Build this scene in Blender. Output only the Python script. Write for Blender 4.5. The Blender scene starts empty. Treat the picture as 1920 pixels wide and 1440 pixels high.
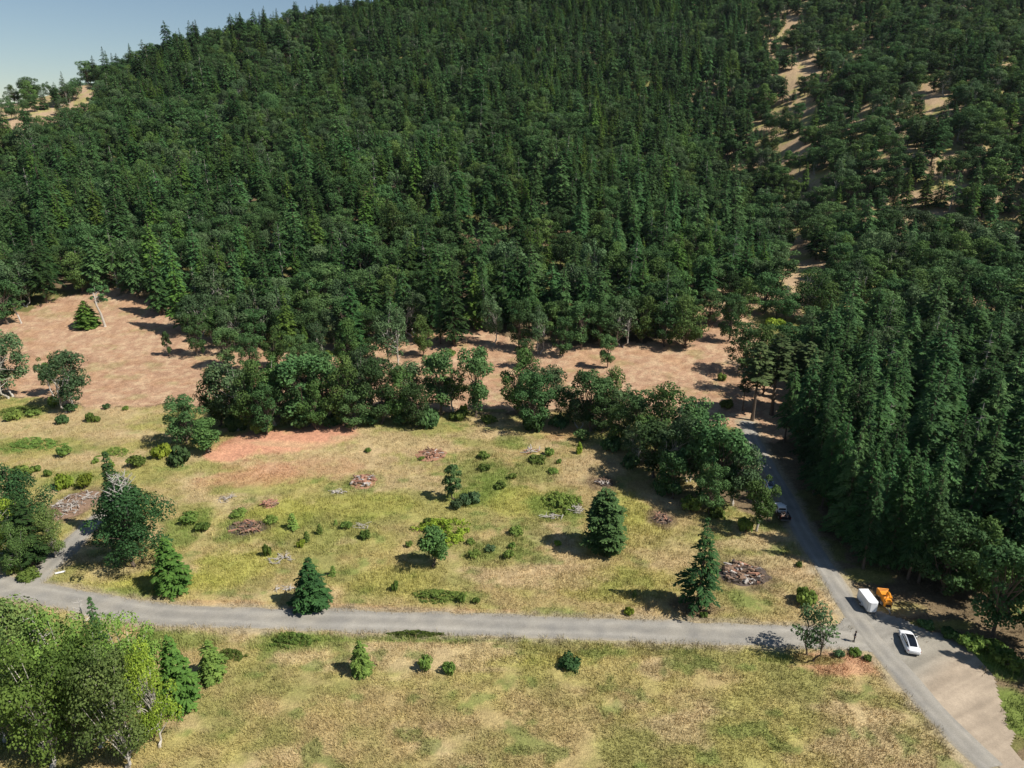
import bpy, math, random
import numpy as np
from mathutils import Vector, Matrix

# ------------------------------------------------------------------ camera, light, exposure
SC = bpy.context.scene
COL = SC.collection
R = math.radians
CAM_H, PITCH, FPX = 66.0, R(20.0), 1280.0        # metres, tilt below level, focal length in 1920-wide pixels
cam = bpy.data.cameras.new('camera')
cam.sensor_fit = 'HORIZONTAL'; cam.sensor_width = 36; cam.lens = 36 * FPX / 1920
cam.clip_start = 1; cam.clip_end = 9000
co = bpy.data.objects.new('camera', cam); COL.objects.link(co)
co.location = (0, 0, CAM_H); co.rotation_euler = (R(90) - PITCH, 0, 0)
SC.camera = co

SUN_EL, SUN_ROT = R(49), R(109.4)
w = bpy.data.worlds.new('World'); SC.world = w; w.use_nodes = True
wn = w.node_tree.nodes; wn.clear()
sky = wn.new('ShaderNodeTexSky'); sky.sky_type = 'NISHITA'; sky.sun_disc = False
sky.sun_elevation = SUN_EL; sky.sun_rotation = SUN_ROT; sky.altitude = 300; sky.air_density = 1.1; sky.dust_density = 0.1; sky.ozone_density = 2.0
bg = wn.new('ShaderNodeBackground'); bg.inputs['Strength'].default_value = 0.062
wo = wn.new('ShaderNodeOutputWorld')
w.node_tree.links.new(sky.outputs[0], bg.inputs[0]); w.node_tree.links.new(bg.outputs[0], wo.inputs[0])
sl = bpy.data.lights.new('sun', 'SUN'); sl.energy = 5.0; sl.angle = R(0.53); sl.color = (1.0, 0.955, 0.88)
so = bpy.data.objects.new('sun', sl); COL.objects.link(so)
sd = Vector((math.sin(SUN_ROT) * math.cos(SUN_EL), math.cos(SUN_ROT) * math.cos(SUN_EL), math.sin(SUN_EL)))
so.rotation_euler = sd.to_track_quat('Z', 'Y').to_euler(); so.location = (80, -40, 150)
vs = SC.view_settings
vs.view_transform = 'Standard'; vs.look = 'None'; vs.exposure = 0.42; vs.gamma = 1.0; vs.use_curve_mapping = False
SC.cycles.max_bounces = 5; SC.cycles.diffuse_bounces = 3; SC.cycles.transparent_max_bounces = 4
SC.cycles.glossy_bounces = 2; SC.cycles.transmission_bounces = 3

# ------------------------------------------------------------------ noise and terrain
_lat = np.random.default_rng(7).random((256, 256))
def vnoise(x, y):
    x = np.asarray(x, float); y = np.asarray(y, float)
    xi = np.floor(x).astype(int); yi = np.floor(y).astype(int)
    u = x - xi; v = y - yi; u = u*u*(3-2*u); v = v*v*(3-2*v)
    a = _lat[xi & 255, yi & 255]; b = _lat[(xi+1) & 255, yi & 255]
    c = _lat[xi & 255, (yi+1) & 255]; d = _lat[(xi+1) & 255, (yi+1) & 255]
    return (a*(1-u)+b*u)*(1-v)+(c*(1-u)+d*u)*v
def fbm(x, y, o=4, s=0):
    t = 0; amp = .5; n = 0
    x = np.asarray(x, float)+s*17.3; y = np.asarray(y, float)+s*31.7
    for k in range(o):
        t = t+amp*vnoise(x*2**k+k*13, y*2**k+k*7); n += amp; amp *= .55
    return t/n
def sstep(a, b, x):
    t = np.clip((np.asarray(x, float)-a)/(b-a), 0, 1); return t*t*(3-2*t)

_ty = np.arange(-500, 5000, 2.0)
_ts = np.interp(_ty, [0, 140, 155, 190, 260, 400, 550, 650, 930, 990, 1080, 1400, 1600], [0, 0, .03, .09, .20, .24, .29, .40, .42, 0, -.30, -.30, 0])
_tz = np.cumsum(_ts)*2.0; _tz -= np.interp(60, _ty, _tz)
def H(x, y):
    x = np.asarray(x, float); y = np.asarray(y, float)
    t = np.interp(y, _ty, _tz)
    cap = np.interp(x, [-1500, -520, -430, -243, -120, 100], [66, 75, 82, 174, 240, 330])
    k = 5.0
    cap = cap-.30*np.maximum(y-640-.35*np.maximum(x+430, 0), 0)
    m = np.minimum(t, cap)
    t = m-k*np.log(np.exp(-np.clip((t-m)/k, 0, 50))+np.exp(-np.clip((cap-m)/k, 0, 50))) * sstep(300, 420, y)
    xa = 100+(y-260)*0.19                          # ravine axis on the right of the big hill
    d = x-xa
    t = t-20*np.exp(-(d/42)**2)*sstep(240, 380, y)*(1-sstep(480, 640, y))
    t = t+40*sstep(0, 190, d)*sstep(240, 430, y)
    t = t+(fbm(x/70, y/70, 3)-.5)*14*sstep(230, 380, y)
    t = t+(fbm(x/14, y/14, 3, 2)-.5)*.5*sstep(92, 120, y)*(1-sstep(1000, 1500, y))
    # crescent cut bank behind the field
    bx = (x+48)/26; by = y-(139+4.0*bx-5.0*bx*bx)
    t = t+1.3*sstep(-4.5, 4.5, by)*np.exp(-np.clip(bx, -3, 3)**4)*(1-sstep(8, 26, by))
    return t

CP, SP = math.cos(PITCH), math.sin(PITCH)
def project(x, y, z):
    rz = np.asarray(z, float)-CAM_H; y = np.asarray(y, float)
    dep = np.maximum(y*CP-rz*SP, 1e-3); ver = y*SP+rz*CP
    return 960+FPX*np.asarray(x, float)/dep, 720-FPX*ver/dep
def G(px, py):
    """ground point seen at a photo pixel"""
    u = (px-960)/FPX; v = (720-py)/FPX
    d = np.array([u, CP+v*SP, -SP+v*CP])
    t = np.concatenate([np.arange(30, 400, .5), np.arange(400, 1200, 2)])
    P = d[None, :]*t[:, None]; P[:, 2] += CAM_H
    under = P[:, 2] < H(P[:, 0], P[:, 1])
    i = int(np.argmax(under)) if under.any() else len(t)-1
    lo, hi = t[max(i-1, 0)], t[i]
    for _ in range(20):
        m = (lo+hi)/2; p = d*m
        if p[2]+CAM_H < H(p[0], p[1]): hi = m
        else: lo = m
    p = d*hi
    return float(p[0]), float(p[1]), float(H(p[0], p[1]))
def height_for(p, top_py):
    v = (720-top_py)/FPX
    rz = p[1]*(v*CP-SP)/(CP+v*SP)
    return rz+CAM_H-p[2]
def depth(p): return p[1]*CP-(p[2]-CAM_H)*SP
def inpoly(px, py, poly):
    px = np.asarray(px, float); py = np.asarray(py, float)
    c = np.zeros(px.shape, bool); n = len(poly)
    for i in range(n):
        x1, y1 = poly[i]; x2, y2 = poly[i-1]
        if y1 == y2: continue
        c ^= ((y1 > py) != (y2 > py)) & (px < (x2-x1)*(py-y1)/(y2-y1)+x1)
    return c

# ------------------------------------------------------------------ materials
def nodes(name, rough=.8, spec=.3):
    m = bpy.data.materials.new(name); m.use_nodes = True
    nt = m.node_tree; b = nt.nodes['Principled BSDF']
    b.inputs['Roughness'].default_value = rough; b.inputs['Specular IOR Level'].default_value = spec
    return m, nt, b
def plain(name, col, rough=.6, spec=.4, metal=0, var=.15, scale=6):
    m, nt, b = nodes(name, rough, spec)
    b.inputs['Metallic'].default_value = metal
    tc = nt.nodes.new('ShaderNodeTexCoord'); n = nt.nodes.new('ShaderNodeTexNoise')
    n.inputs['Scale'].default_value = scale; n.inputs['Detail'].default_value = 5
    mx = nt.nodes.new('ShaderNodeMix'); mx.data_type = 'RGBA'
    mx.inputs['A'].default_value = (*[c*(1-var) for c in col], 1); mx.inputs['B'].default_value = (*[min(1, c*(1+var)) for c in col], 1)
    nt.links.new(tc.outputs['Object'], n.inputs['Vector']); nt.links.new(n.outputs['Fac'], mx.inputs['Factor'])
    nt.links.new(mx.outputs['Result'], b.inputs['Base Color'])
    return m
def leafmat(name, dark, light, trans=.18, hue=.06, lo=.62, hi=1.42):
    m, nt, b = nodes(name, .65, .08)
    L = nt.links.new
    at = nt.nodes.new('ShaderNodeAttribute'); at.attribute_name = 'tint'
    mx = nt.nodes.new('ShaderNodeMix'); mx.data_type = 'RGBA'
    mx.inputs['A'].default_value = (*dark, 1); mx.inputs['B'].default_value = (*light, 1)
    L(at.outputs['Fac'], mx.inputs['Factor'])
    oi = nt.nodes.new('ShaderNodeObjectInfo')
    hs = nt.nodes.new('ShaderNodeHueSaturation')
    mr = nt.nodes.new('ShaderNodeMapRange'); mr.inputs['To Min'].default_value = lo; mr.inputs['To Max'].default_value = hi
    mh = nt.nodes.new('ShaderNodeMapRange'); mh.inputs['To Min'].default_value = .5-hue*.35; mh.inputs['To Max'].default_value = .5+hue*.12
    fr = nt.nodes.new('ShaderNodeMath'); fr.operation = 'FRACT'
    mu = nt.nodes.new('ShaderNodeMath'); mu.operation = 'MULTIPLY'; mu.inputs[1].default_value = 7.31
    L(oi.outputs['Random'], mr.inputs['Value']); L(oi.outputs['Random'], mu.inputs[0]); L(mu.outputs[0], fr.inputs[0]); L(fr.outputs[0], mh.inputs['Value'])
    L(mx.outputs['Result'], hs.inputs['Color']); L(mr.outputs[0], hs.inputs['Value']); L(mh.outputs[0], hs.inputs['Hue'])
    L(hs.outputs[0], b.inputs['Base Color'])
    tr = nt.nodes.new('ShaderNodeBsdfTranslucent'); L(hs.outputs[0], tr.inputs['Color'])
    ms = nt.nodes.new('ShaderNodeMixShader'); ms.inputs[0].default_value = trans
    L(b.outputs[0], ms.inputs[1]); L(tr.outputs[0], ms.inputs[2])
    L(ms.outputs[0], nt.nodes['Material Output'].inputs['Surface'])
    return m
def attrmat(name, attr, noises, rough=.95, spec=.1, bump=0, bscale=3):
    """colour from a vertex colour times several procedural noises (scale, low, high)"""
    m, nt, b = nodes(name, rough, spec); L = nt.links.new
    at = nt.nodes.new('ShaderNodeAttribute'); at.attribute_name = attr
    ge = nt.nodes.new('ShaderNodeNewGeometry'); cur = at.outputs['Color']
    for sc, lo, hi, stretch in noises:
        mp = nt.nodes.new('ShaderNodeMapping'); mp.inputs['Scale'].default_value = (stretch, 1, 1)
        L(ge.outputs['Position'], mp.inputs['Vector'])
        n = nt.nodes.new('ShaderNodeTexNoise'); n.inputs['Scale'].default_value = sc; n.inputs['Detail'].default_value = 6; n.inputs['Roughness'].default_value = .65
        L(mp.outputs[0], n.inputs['Vector'])
        mr = nt.nodes.new('ShaderNodeMapRange'); mr.inputs['From Min'].default_value = .3; mr.inputs['From Max'].default_value = .7
        mr.inputs['To Min'].default_value = lo; mr.inputs['To Max'].default_value = hi
        L(n.outputs['Fac'], mr.inputs['Value'])
        vm = nt.nodes.new('ShaderNodeVectorMath'); vm.operation = 'SCALE'
        L(cur, vm.inputs[0]); L(mr.outputs[0], vm.inputs['Scale']); cur = vm.outputs[0]
    L(cur, b.inputs['Base Color'])
    if bump:
        n = nt.nodes.new('ShaderNodeTexNoise'); n.inputs['Scale'].default_value = bscale; n.inputs['Detail'].default_value = 8
        L(ge.outputs['Position'], n.inputs['Vector'])
        bp = nt.nodes.new('ShaderNodeBump'); bp.inputs['Strength'].default_value = bump; bp.inputs['Distance'].default_value = .3
        L(n.outputs['Fac'], bp.inputs['Height']); L(bp.outputs[0], b.inputs['Normal'])
    return m

M = {
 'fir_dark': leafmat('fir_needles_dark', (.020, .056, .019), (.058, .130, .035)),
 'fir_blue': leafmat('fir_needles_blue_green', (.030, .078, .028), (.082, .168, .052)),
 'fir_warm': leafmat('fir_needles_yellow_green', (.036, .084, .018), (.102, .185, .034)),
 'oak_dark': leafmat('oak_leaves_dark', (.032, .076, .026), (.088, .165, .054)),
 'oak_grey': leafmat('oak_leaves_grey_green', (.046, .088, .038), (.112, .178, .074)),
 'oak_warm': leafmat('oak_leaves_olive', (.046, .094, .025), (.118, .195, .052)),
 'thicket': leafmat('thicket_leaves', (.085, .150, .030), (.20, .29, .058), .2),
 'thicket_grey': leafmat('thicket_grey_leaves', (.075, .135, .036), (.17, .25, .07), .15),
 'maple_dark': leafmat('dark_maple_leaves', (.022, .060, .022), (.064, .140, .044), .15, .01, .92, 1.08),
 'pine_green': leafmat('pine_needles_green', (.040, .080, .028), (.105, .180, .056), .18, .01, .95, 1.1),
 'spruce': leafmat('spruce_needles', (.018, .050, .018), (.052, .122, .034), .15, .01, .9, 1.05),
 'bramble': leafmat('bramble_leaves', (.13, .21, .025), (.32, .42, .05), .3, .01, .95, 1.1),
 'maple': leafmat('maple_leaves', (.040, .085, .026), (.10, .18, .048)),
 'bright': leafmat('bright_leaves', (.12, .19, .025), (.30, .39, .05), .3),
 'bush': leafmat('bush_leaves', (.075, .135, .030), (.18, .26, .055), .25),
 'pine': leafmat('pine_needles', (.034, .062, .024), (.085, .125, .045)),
 'bark': plain('bark', (.13, .10, .075), .9, .1, var=.4),
 'palebark': plain('pale_bark', (.46, .42, .36), .85, .1, var=.25),
 'dead': plain('dead_wood', (.40, .37, .33), .85, .1, var=.25),
 'log_red': plain('weathered_red_wood', (.32, .17, .115), .9, .1, var=.4, scale=2),
 'log_brown': plain('brown_wood', (.22, .145, .10), .9, .1, var=.4, scale=2),
 'log_grey': plain('silvered_wood', (.40, .36, .32), .9, .1, var=.3, scale=2),
 'char': plain('charred_soil', (.10, .078, .065), .95, .05, var=.4, scale=2),
 'redsoil': plain('red_clay', (.34, .185, .12), .95, .05, var=.3, scale=1.5),
 'white': plain('white_paint', (.80, .80, .80), .3, .5, var=.02),
 'bluewhite': plain('pale_blue_paint', (.55, .64, .74), .3, .5, var=.02),
 'glass': plain('dark_glass', (.008, .010, .014), .08, .6, var=.1),
 'tyre': plain('tyre_rubber', (.018, .018, .018), .85, .2, var=.2),
 'rim': plain('alloy', (.32, .32, .33), .35, .5, .8, var=.05),
 'black': plain('black_plastic', (.02, .02, .022), .6, .3, var=.2),
 'red_lamp': plain('red_lens', (.35, .012, .012), .2, .5, var=.05),
 'lamp': plain('clear_lens', (.75, .77, .8), .15, .6, var=.05),
 'alu': plain('aluminium', (.62, .63, .64), .4, .5, .7, var=.05),
 'orange': plain('orange_paint', (.72, .26, .018), .4, .45, var=.12, scale=3),
 'steel': plain('grey_steel', (.20, .19, .17), .55, .4, .5, var=.25),
 'skin': plain('skin', (.50, .33, .25), .6, .3, var=.05),
 'shirt': plain('navy_cloth', (.018, .020, .030), .9, .1, var=.2),
 'trousers': plain('dark_cloth', (.026, .026, .030), .9, .1, var=.2),
 'hair': plain('dark_hair', (.03, .02, .015), .7, .3, var=.2),
}

# ------------------------------------------------------------------ mesh building
class MB:
    """collects tubes, kites, boxes and lofts, then links them as ONE mesh"""
    def __init__(s): s.v = []; s.f = []; s.t = []; s.n = 0; s.smooth = False
    def add(s, v, f, tint=.5):
        o = s.n; s.v.extend(v); s.f.extend([tuple(i+o for i in q) for q in f]); s.n += len(v)
        s.t.extend([tint]*len(v) if np.isscalar(tint) else tint)
    def tube(s, pts, rad, sides=6, cap=True, tint=.5):
        pts = [np.array(p, float) for p in pts]; V = []; F = []
        prev = None
        for i, p in enumerate(pts):
            d = pts[min(i+1, len(pts)-1)]-pts[max(i-1, 0)]; d = d/(np.linalg.norm(d)+1e-9)
            if prev is None:
                a = np.cross(d, [0, 1, 0.01]);
                if np.linalg.norm(a) < .1: a = np.cross(d, [1, 0, 0])
            else: a = prev-d*np.dot(prev, d)
            a = a/(np.linalg.norm(a)+1e-9); prev = a; b = np.cross(d, a)
            for k in range(sides):
                th = 2*math.pi*k/sides
                V.append(tuple(p+rad[i]*(a*math.cos(th)+b*math.sin(th))))
        for i in range(len(pts)-1):
            for k in range(sides):
                k2 = (k+1) % sides
                F.append((i*sides+k, i*sides+k2, (i+1)*sides+k2, (i+1)*sides+k))
        if cap:
            F.append(tuple(range(sides))[::-1]); F.append(tuple((len(pts)-1)*sides+k for k in range(sides)))
        s.add(V, F, tint)
    def kite(s, b, tip, side, tint, sag=0):
        m = b+(tip-b)*.55
        dz = np.array([0, 0, -sag])
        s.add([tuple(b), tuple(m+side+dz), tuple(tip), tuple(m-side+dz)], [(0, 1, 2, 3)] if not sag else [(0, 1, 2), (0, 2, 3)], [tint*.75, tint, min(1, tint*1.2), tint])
    def box(s, lo, hi, bev=0.0):
        (x0, y0, z0), (x1, y1, z1) = lo, hi; b = min(bev, (x1-x0)/2.1, (y1-y0)/2.1, (z1-z0)/2.1)
        if b <= 0:
            V = [(x, y, z) for x in (x0, x1) for y in (y0, y1) for z in (z0, z1)]
            s.add(V, [(0, 1, 3, 2), (4, 6, 7, 5), (0, 4, 5, 1), (2, 3, 7, 6), (0, 2, 6, 4), (1, 5, 7, 3)]); return
        def ring(i, z):
            return [(x0+i+b, y0+i, z), (x1-i-b, y0+i, z), (x1-i, y0+i+b, z), (x1-i, y1-i-b, z), (x1-i-b, y1-i, z), (x0+i+b, y1-i, z), (x0+i, y1-i-b, z), (x0+i, y0+i+b, z)]
        s.loft([ring(b*.9, z0), ring(0, z0+b), ring(0, z1-b), ring(b*.9, z1)])
    def loft(s, rings, cap=True, closed=True):
        n = len(rings[0]); V = [tuple(p) for r in rings for p in r]; F = []
        for i in range(len(rings)-1):
            for k in range(n if closed else n-1):
                k2 = (k+1) % n; F.append((i*n+k, i*n+k2, (i+1)*n+k2, (i+1)*n+k))
        if cap: F.append(tuple(range(n))[::-1]); F.append(tuple((len(rings)-1)*n+k for k in range(n)))
        s.add(V, F)
    def disc(s, c, r, wd, axis=1, sides=18, inner=0):
        rings = []
        prof = [(-wd/2, r*.9), (-wd/2*.7, r), (wd/2*.7, r), (wd/2, r*.9)]
        for off, rr in prof:
            ring = []
            for k in range(sides):
                th = 2*math.pi*k/sides; p = [0, 0, 0]; p[axis] = off; q = [i for i in range(3) if i != axis]
                p[q[0]] = rr*math.cos(th); p[q[1]] = rr*math.sin(th); ring.append(tuple(p[i]+c[i] for i in range(3)))
            rings.append(ring)
        s.loft(rings)
    def mesh(s, name, mat, smooth=False):
        me = bpy.data.meshes.new(name); me.from_pydata(s.v, [], s.f)
        a = me.attributes.new('tint', 'FLOAT', 'POINT'); a.data.foreach_set('value', np.array(s.t, np.float32))
        me.materials.append(mat)
        if smooth: me.polygons.foreach_set('use_smooth', [True]*len(me.polygons))
        me.update(); return me
    def build(s, name, mat, parent=None, smooth=False):
        return link(name, s.mesh(name, mat, smooth), parent)
def link(name, me, parent=None):
    o = bpy.data.objects.new(name, me); COL.objects.link(o)
    if parent: o.parent = parent
    return o
def big_mesh(name, V, F, mat):
    """V (n,3), F (m,k) arrays"""
    me = bpy.data.meshes.new(name); V = np.asarray(V, np.float32); F = np.asarray(F, np.int32); m, k = F.shape
    me.vertices.add(len(V)); me.vertices.foreach_set('co', V.ravel())
    me.loops.add(m*k); me.loops.foreach_set('vertex_index', F.ravel())
    me.polygons.add(m); me.polygons.foreach_set('loop_start', np.arange(0, m*k, k, dtype=np.int32))
    me.materials.append(mat); me.update(calc_edges=True); me.validate(); return me
def setcol(me, name, C):
    a = me.attributes.new(name, 'FLOAT_COLOR', 'POINT')
    a.data.foreach_set('color', np.concatenate([C, np.ones((len(C), 1))], 1).astype(np.float32).ravel())
def tag(o, label=None, cat=None, group=None, kind=None):
    if label: o['label'] = label
    if cat: o['category'] = cat
    if group: o['group'] = group
    if kind: o['kind'] = kind
    return o
def empty(name, loc, rz=0, sc=(1, 1, 1)):
    o = bpy.data.objects.new(name, None); COL.objects.link(o); o.empty_display_size = .3
    o.location = loc; o.rotation_euler = (0, 0, rz); o.scale = sc; return o

# ------------------------------------------------------------------ ground layout (photo pixels -> ground)
MAIN_C = [(-260, 1068), (-120, 1078), (-20, 1094), (50, 1108), (110, 1119), (180, 1133), (300, 1151), (420, 1157), (640, 1163), (960, 1174), (1180, 1181), (1330, 1187), (1480, 1192), (1620, 1200)]
SIDE_C = [(20, 1116), (52, 1096), (82, 1071), (120, 1036), (151, 1003), (184, 973), (208, 952), (230, 925)]
TRACK_C = [(1860, 1440), (1760, 1340), (1700, 1270), (1640, 1205), (1600, 1150), (1563, 1090), (1532, 1040), (1500, 990), (1478, 942), (1455, 900), (1432, 862), (1412, 825), (1400, 790)]
def path_pts(pxs, step=.7):
    P = np.array([G(a, b)[:2] for a, b in pxs])
    out = []
    n = len(P)
    for i in range(n-1):
        p0, p1, p2, p3 = P[max(i-1, 0)], P[i], P[i+1], P[min(i+2, n-1)]
        k = max(2, int(np.linalg.norm(p2-p1)/step))
        for j in range(k):
            t = j/k
            out.append(.5*((2*p1)+(-p0+p2)*t+(2*p0-5*p1+4*p2-p3)*t*t+(-p0+3*p1-3*p2+p3)*t**3))
    out.append(P[-1]); return np.array(out)
MAIN, SIDE, TRACK = path_pts(MAIN_C), path_pts(SIDE_C), path_pts(TRACK_C)
APRON = [(1545, 1176), (1590, 1152), (1625, 1138), (1665, 1150), (1740, 1178), (1795, 1200), (1832, 1224), (1858, 1262), (1885, 1330), (1940, 1470), (1900, 1480), (1780, 1370), (1700, 1290), (1668, 1250), (1630, 1222), (1590, 1210), (1548, 1209)]
APW = np.array([G(a, b)[:2] for a, b in APRON])
def dist_path(x, y, P):
    P = P[::3]; d = np.full(np.shape(x), 1e9)
    for p in P: d = np.minimum(d, (x-p[0])**2+(y-p[1])**2)
    return np.sqrt(d)
def on_road(x, y, pad=0.):
    return (dist_path(x, y, MAIN) < 2.5+pad) | (dist_path(x, y, SIDE) < 2.0+pad) | (dist_path(x, y, TRACK) < 2.1+pad) | inpoly(x+(vnoise(x/2.2, y/2.2)-.5)*7, y+(vnoise(x/2.2+7, y/2.2)-.5)*7, [tuple(p) for p in APW])

CLEAR = [(-300, 640), (-60, 612), (30, 590), (120, 556), (205, 540), (290, 572), (350, 612), (400, 648), (560, 640), (700, 645), (800, 632), (880, 618), (960, 628), (1040, 645), (1180, 640), (1290, 650), (1315, 568), (1410, 565), (1425, 640), (1500, 700), (1500, 800), (1440, 830), (1385, 800), (1300, 790), (1180, 760), (1000, 765), (860, 770), (640, 775), (420, 770), (330, 752), (160, 762), (60, 745), (-300, 720)]
FIELD = [(-400, 730), (60, 748), (160, 764), (330, 754), (400, 775), (640, 778), (900, 775), (1060, 770), (1160, 820), (1290, 900), (1400, 960), (1470, 990), (1530, 1055), (1590, 1150), (1640, 1215), (1720, 1290), (1900, 1480), (1500, 2500), (-2500, 2500), (-2500, 800)]
BALD = [[(1390, 262), (1445, 200), (1520, 195), (1560, 260), (1530, 312), (1470, 335), (1405, 310)], [(1440, 410), (1530, 345), (1545, 365), (1455, 430)], [(1560, 215), (1640, 190), (1650, 225), (1580, 250)], [(1560, 420), (1640, 400), (1650, 440), (1580, 450)],
        [(1670, 275), (1800, 280), (1810, 335), (1690, 335)], [(1680, 170), (1760, 170), (1770, 245), (1690, 240)], [(1670, 395), (1790, 400), (1780, 445), (1680, 440)],
        [(1260, 190), (1300, 190), (1300, 260), (1265, 250)], [(1320, 180), (1350, 180), (1345, 225), (1325, 225)]]
CREST = [(-300, 100), (70, 130), (190, 165), (180, 212), (115, 245), (40, 285), (-300, 345)]
GAPS = [[(866, 480), (892, 480), (900, 560), (872, 560)], [(1432, 602), (1540, 598), (1530, 632), (1432, 634)], [(600, 640), (640, 640), (640, 665), (600, 665)]]
BLOBS = [  # px, py, rx, ry, colour, strength
 (540, 822, 120, 20, 'r', 1.0), (420, 856, 36, 12, 'r', .9), (460, 840, 50, 14, 'r', 1.0), (630, 812, 50, 12, 'r', 1.0), (500, 828, 70, 14, 'r', 1.0), (590, 813, 70, 13, 'r', 1.0), (1880, 1250, 50, 36, 'g', .9), (1925, 1340, 60, 60, 'g', .8), (1700, 1146, 60, 12, 't', .7), (1770, 1172, 70, 12, 'y', .6), (430, 850, 50, 16, 'r', .75), (600, 806, 70, 12, 'r', .9), (560, 834, 120, 7, 't', .5), (640, 870, 180, 30, 't', .7), (480, 890, 110, 30, 'r', .4),
 (760, 830, 130, 22, 't', .75), (900, 815, 80, 12, 't', .7), (1050, 815, 45, 16, 'r', .45), (700, 860, 60, 20, 't', .6), (560, 880, 120, 25, 'r', .3),
 (40, 772, 50, 16, 'g', .7), (40, 838, 46, 18, 'g', .7), (200, 780, 110, 20, 't', .7), (120, 810, 120, 16, 't', .6), (150, 870, 120, 18, 't', .6), (210, 820, 60, 14, 't', .5), (140, 900, 50, 18, 'g', .7), (60, 1045, 70, 25, 'g', .9),
 (350, 990, 45, 40, 'g', .8), (450, 990, 60, 30, 'g', .7), (300, 1090, 120, 20, 'y', .9), (250, 1110, 90, 12, 'g', .6), (520, 970, 70, 40, 'y', .8), (440, 1060, 80, 40, 'y', .8), (680, 950, 120, 26, 'y', .6),
 (600, 1000, 120, 40, 'g', .35), (900, 880, 60, 36, 'g', .6), (930, 915, 40, 30, 'g', .7), (960, 830, 40, 14, 'g', .6), (1000, 880, 60, 24, 'g', .5), (880, 930, 50, 22, 'g', .7), (970, 940, 60, 30, 'y', .7),
 (960, 1030, 60, 30, 'g', .5), (900, 1040, 40, 20, 'g', .5), (1000, 1000, 40, 30, 'g', .4), (1040, 950, 55, 30, 'g', .8), (1180, 950, 40, 30, 'y', .7), (1140, 1020, 60, 24, 'y', .6), (740, 1090, 90, 30, 'y', .5),
 (850, 1120, 70, 14, 'g', .7), (1150, 1095, 120, 34, 'y', .55), (1010, 1080, 130, 26, 't', .6), (1250, 1030, 120, 30, 't', .5), (1100, 880, 70, 26, 't', .7), (1130, 850, 50, 20, 't', .6), (1200, 1000, 60, 30, 'y', .4),
 (1393, 1075, 70, 34, 'd', .7), (1305, 1138, 50, 20, 'd', .7), (1240, 973, 30, 18, 'd', .8), (1132, 905, 30, 15, 'd', .7), (465, 992, 50, 20, 'd', .5), (140, 945, 48, 36, 'd', .6), (682, 903, 40, 20, 'g', .4),
 (1500, 1100, 60, 50, 't', .6), (1540, 1130, 40, 40, 't', .7), (1510, 1065, 30, 26, 't', .9), (1560, 1245, 90, 26, 'r', .7), (1500, 1238, 80, 10, 'g', .5), (620, 1140, 140, 7, 'o', .9), (860, 1146, 160, 6, 'o', .9), (430, 1131, 120, 6, 'o', .8), (760, 1148, 60, 5, 'o', .8),
 (560, 1205, 110, 20, 'g', .7), (780, 1195, 100, 10, 'g', .8), (340, 1200, 90, 22, 'g', .7), (1150, 1215, 200, 16, 'g', .3), (1000, 1240, 120, 14, 'y', .4), (1850, 1235, 60, 26, 'g', .9), (1800, 1205, 40, 14, 'g', .5), (1700, 1140, 50, 14, 'y', .4), (1620, 1080, 70, 16, 'y', .6),
 (1480, 610, 60, 16, 'y', .35), (1440, 605, 30, 14, 'y', .6), (1640, 1155, 30, 12, 't', .8), (900, 1200, 400, 6, 'g', .5), (250, 1000, 60, 18, 't', .4), (230, 960, 40, 20, 'y', .5), (200, 1075, 70, 20, 't', .5),
]
PAL = {'r': (.49, .25, .172), 't': (.43, .32, .195), 'g': (.155, .215, .048), 'y': (.33, .32, .085), 'd': (.15, .105, .075), 'o': (.42, .28, .155)}
_B = []
for a, b, rx, ry, c, s in BLOBS:
    p = G(a, b); q = G(a, b-ry); k = depth(p)/FPX
    _B.append((p[0], p[1], max(rx*k, .5), max(abs(q[1]-p[1]), .5), np.array(PAL[c]), s))
GSC = np.array([.98, .975, .88])
def mixc(C, col, f): return C+(np.asarray(col)-C)*f[:, None]
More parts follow.
